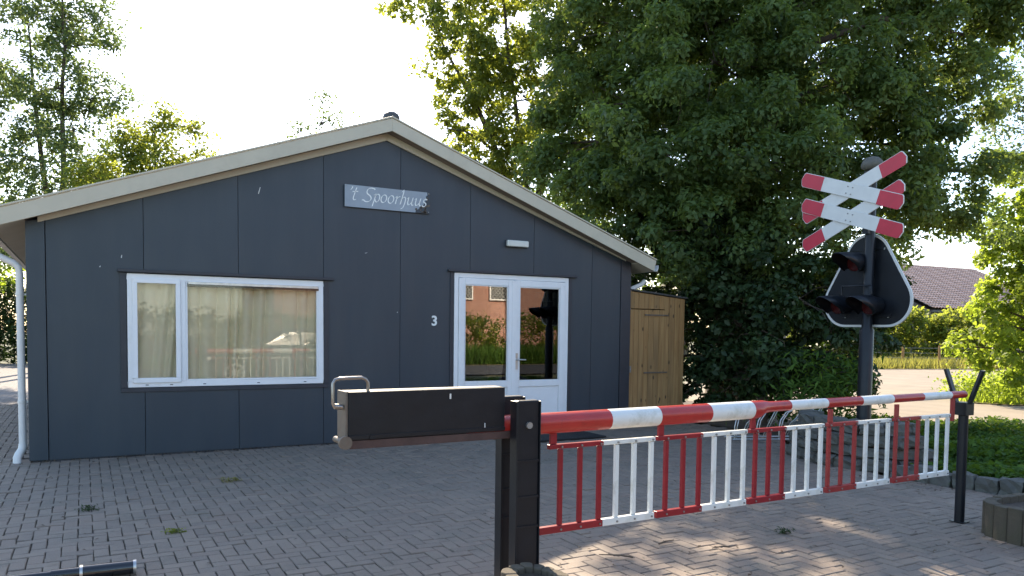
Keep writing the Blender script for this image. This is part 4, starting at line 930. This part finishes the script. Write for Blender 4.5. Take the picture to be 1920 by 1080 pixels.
for j in range(ny_ * 2):
    c = j // 2; t = (c + (j % 2)) / ny_
    for i in range(nx_ + 1):
        V.append(E0 + e_ * (14 * i / nx_) + up_ * ul * t + nrm * (.045 * math.sin(i * 2 * math.pi / 4.8) + (.05 if j % 2 == 0 else .0) + .06))
w = nx_ + 1
for j in range(ny_ * 2 - 1):
    for i in range(nx_): F.append((j * w + i, j * w + i + 1, (j + 1) * w + i + 1, (j + 1) * w + i))
M['tile'] = mat('grey_roof_tile', (.34, .235, .185), .25, var=.2, scale=3)
b = MB(); b.faces(V, F, 0, False); b.build('roof', M['tile'], th_)
b = MB(); b.prism([E0 - UP * .05, E0 + e_ * 14 - UP * .05, E0 + e_ * 14 - UP * .18, E0 - UP * .18], g_ * .1); b.build('gutter', M['trim_dark'], th_)
b = MB(); p2 = E0 + g_ * 7.0 + UP * 3.3; p3 = E0 + g_ * 14.1
b.prism([p2, p3, p3 + e_ * 14, p2 + e_ * 14], UP * .1); b.build('rear_roof_slope', M['roof'], th_)
def far_tree(x, y, h, r, m, label):
    lobes = [(x + random.uniform(-.5, .5) * r, y + random.uniform(-.5, .5) * r, h * random.uniform(.35, .9), r * random.uniform(.5, .8)) for _ in range(9)]
    make_tree('roadside_tree', label, 'tree', (x, y, 0), lobes, m, leaf=.32, cl=12, lpc=22, sig=.35, trunk_r=.25, twig=.1)
far_tree(31, 25, 7.5, 3.2, M['leaf_dark'], 'broad dark tree behind the garden hedge, left of the tiled house')
far_tree(24, 27, 9, 3.5, M['leaf_dark'], 'tall dark tree far back behind the big tree')
far_tree(-13, 24, 10, 3.2, M['leaf_oak'], 'round tree beyond the far left end of the dark hedge')
far_tree(-4, -27, 9, 3.2, M['leaf_oak'], 'tree left of the brick house behind the viewpoint')

# ------------------------------------------------------------------ behind the viewpoint (mirrored in the glass)
bh = thing('brick_house', (18, -29, 0), 'salmon brick house with white lattice windows behind the roadside hedge', 'house')
b = MB(); b.box(8, 32, -34, -26, 0, 4.4); b.build('wall', M['brickwall'], bh)
b = MB(); b.prism([(7.6, -25.5, 4.3), (7.6, -34.5, 4.3), (7.6, -30, 8.2)], (24.8, 0, 0)); b.build('roof', M['tile'], bh)
for x in (11.2, 13.9, 16.5, 18.75, 22.5, 27):
    b = MB(); frame_ring(b, x, x + 1.3, 2.95, 3.95, .07, -25.99, -25.9); w_ = b.build('window', M['lattice'], bh)
    b = MB(); b.box(x + .08, x + 1.22, -25.985, -25.97, 3.02, 3.88); b.build('pane', M['black_gloss'], w_)
    b = MB()
    for k in range(-5, 9):
        for sg2 in (1, -1):
            xa, xb_ = x + .08 + k * .2, x + .08 + k * .2 + .86 * sg2 + (.0 if sg2 > 0 else .86)
            if sg2 < 0: xa, xb_ = xa + .86, xa
            p, q2 = Vector((xa, -25.95, 3.02)), Vector((xb_, -25.95, 3.88))
            def clip(p, q2):
                lo, hi = x + .08, x + 1.22; d = q2 - p; t0, t1 = 0., 1.
                a_, c_ = sorted(((lo - p.x) / d.x, (hi - p.x) / d.x)); t0, t1 = max(t0, a_), min(t1, c_); return (p + d * t0, p + d * t1) if t1 > t0 + .02 else None
            r2 = clip(p, q2)
            if r2: b.tube(list(r2), .011, 4)
    b.build('lattice', M['lattice'], w_)
# parked car
car = thing('parked_car', (5.0, -11.1, 0), 'dark grey hatchback parked behind the viewpoint, mirrored in the large window', 'car')
sec = [(-2.05, .62, .30, .55, .55), (-1.95, .80, .24, .72, .74), (-1.3, .86, .22, .84, .88), (-.75, .87, .20, .92, .96), (-.15, .88, .20, .94, 1.34), (.4, .88, .20, .95, 1.45), (1.0, .87, .20, .95, 1.42), (1.6, .85, .22, .96, 1.22), (1.95, .78, .26, .90, .98), (2.08, .66, .34, .70, .72)]
V = []; F = []
for x, w_, z0, zb, zr in sec:
    rw = w_ * (.72 if zr > 1.1 else .92)
    half = [(0, z0), (w_ * .85, z0), (w_, z0 + .14), (w_ * 1.0, (z0 + zb) / 2 + .06), (w_ * .96, zb), (rw, zr - .05), (rw * .8, zr), (0, zr + .015)]
    V += [(5.0 + x, -11.1 + y, z) for y, z in half] + [(5.0 + x, -11.1 - y, z) for y, z in half[1:-1][::-1]]
m_ = 14
for i in range(len(sec) - 1):
    for k in range(m_): F.append((i * m_ + k, i * m_ + (k + 1) % m_, (i + 1) * m_ + (k + 1) % m_, (i + 1) * m_ + k))
F += [list(range(m_)), list(range((len(sec) - 1) * m_, len(sec) * m_))]
b = MB(); b.faces(V, F, 0, True); body = b.build('body', M['car'], car); md = body.modifiers.new('s', 'SUBSURF'); md.levels = md.render_levels = 2
for sy in (1, -1):
    b = MB(); yy = -11.1 + sy * .80
    b.prism([(4.45, yy, 1.0), (5.3, yy, 1.0), (5.3, yy - sy * .10, 1.33), (4.95, yy - sy * .10, 1.31)], (0, sy * .03, 0)); b.build('side_window', M['black_gloss'], car)
    b = MB(); b.prism([(5.36, yy, 1.0), (6.4, yy, 1.0), (6.05, yy - sy * .10, 1.30), (5.36, yy - sy * .10, 1.33)], (0, sy * .03, 0)); b.build('side_window', M['black_gloss'], car)
    for wx in (3.72, 6.30):
        yo = -11.1 + sy * .80; b = MB(); b.tube([(wx, yo - sy * .12, .32), (wx, yo - sy * .1, .32), (wx, yo + sy * .08, .32), (wx, yo + sy * .1, .32)], [.29, .32, .32, .30], 28); wh = b.build('wheel', M['tyre'], car)
        b = MB(); b.tube([(wx, yo + sy * .095, .32), (wx, yo + sy * .12, .32)], .05, 14)
        for k in range(10):
            a_ = 2 * math.pi * k / 10; d = Vector((math.cos(a_), 0, math.sin(a_))); c = Vector((wx, yo + sy * .106, .32)) + d * .12; b.obox(c, d * .10, Vector((0, .008, 0)), d.cross(Vector((0, 1, 0))) * .014)
        n = 28
        for k in range(n):
            a0, a1 = 2 * math.pi * k / n, 2 * math.pi * (k + 1) / n; P = lambda a, r_: (wx + r_ * math.cos(a), yo + sy * .108, .32 + r_ * math.sin(a)); b.poly([P(a0, .20), P(a1, .20), P(a1, .23), P(a0, .23)])
        b.build('rim', M['alloy'], wh, recalc=False)
for yy in (-11.75, -10.45): b = MB(); b.obox((3.12, yy, .66), (.10, 0, 0), (0, .12, 0), (0, 0, .05)); b.build('headlight', M['lamp_glass'], car, .02)

# weeds in the joints
for x, y, n_, rr_, m_, lb in ((.514, -2.632, 60, .075, 'leaf_under', 'dark green weed growing between the pavers below the large window'), (1.045, -3.658, 64, .055, 'leaf_oak', 'small yellowish weed growing between the pavers nearest the telescopic pole'), (1.69, -1.917, 80, .10, 'blade', 'pale dry tuft of grass between the pavers closest to the wall'), (4.946, -5.59, 50, .07, 'leaf_under', 'little weed between the pavers in front of the hanging railings')):
    P = np.zeros((n_, 3)); P[:, :2] = np.array([x, y]) + rng.normal(size=(n_, 2)) * rr_ * .55 * np.array([1, .6]); P[:, 2] = np.abs(rng.normal(.018, .012, n_))
    tag(np_mesh('weed', leaf_verts(P, .035, .35, 1.5), 4, M[m_], rng.uniform(0, 1, n_)), lb, 'weed')
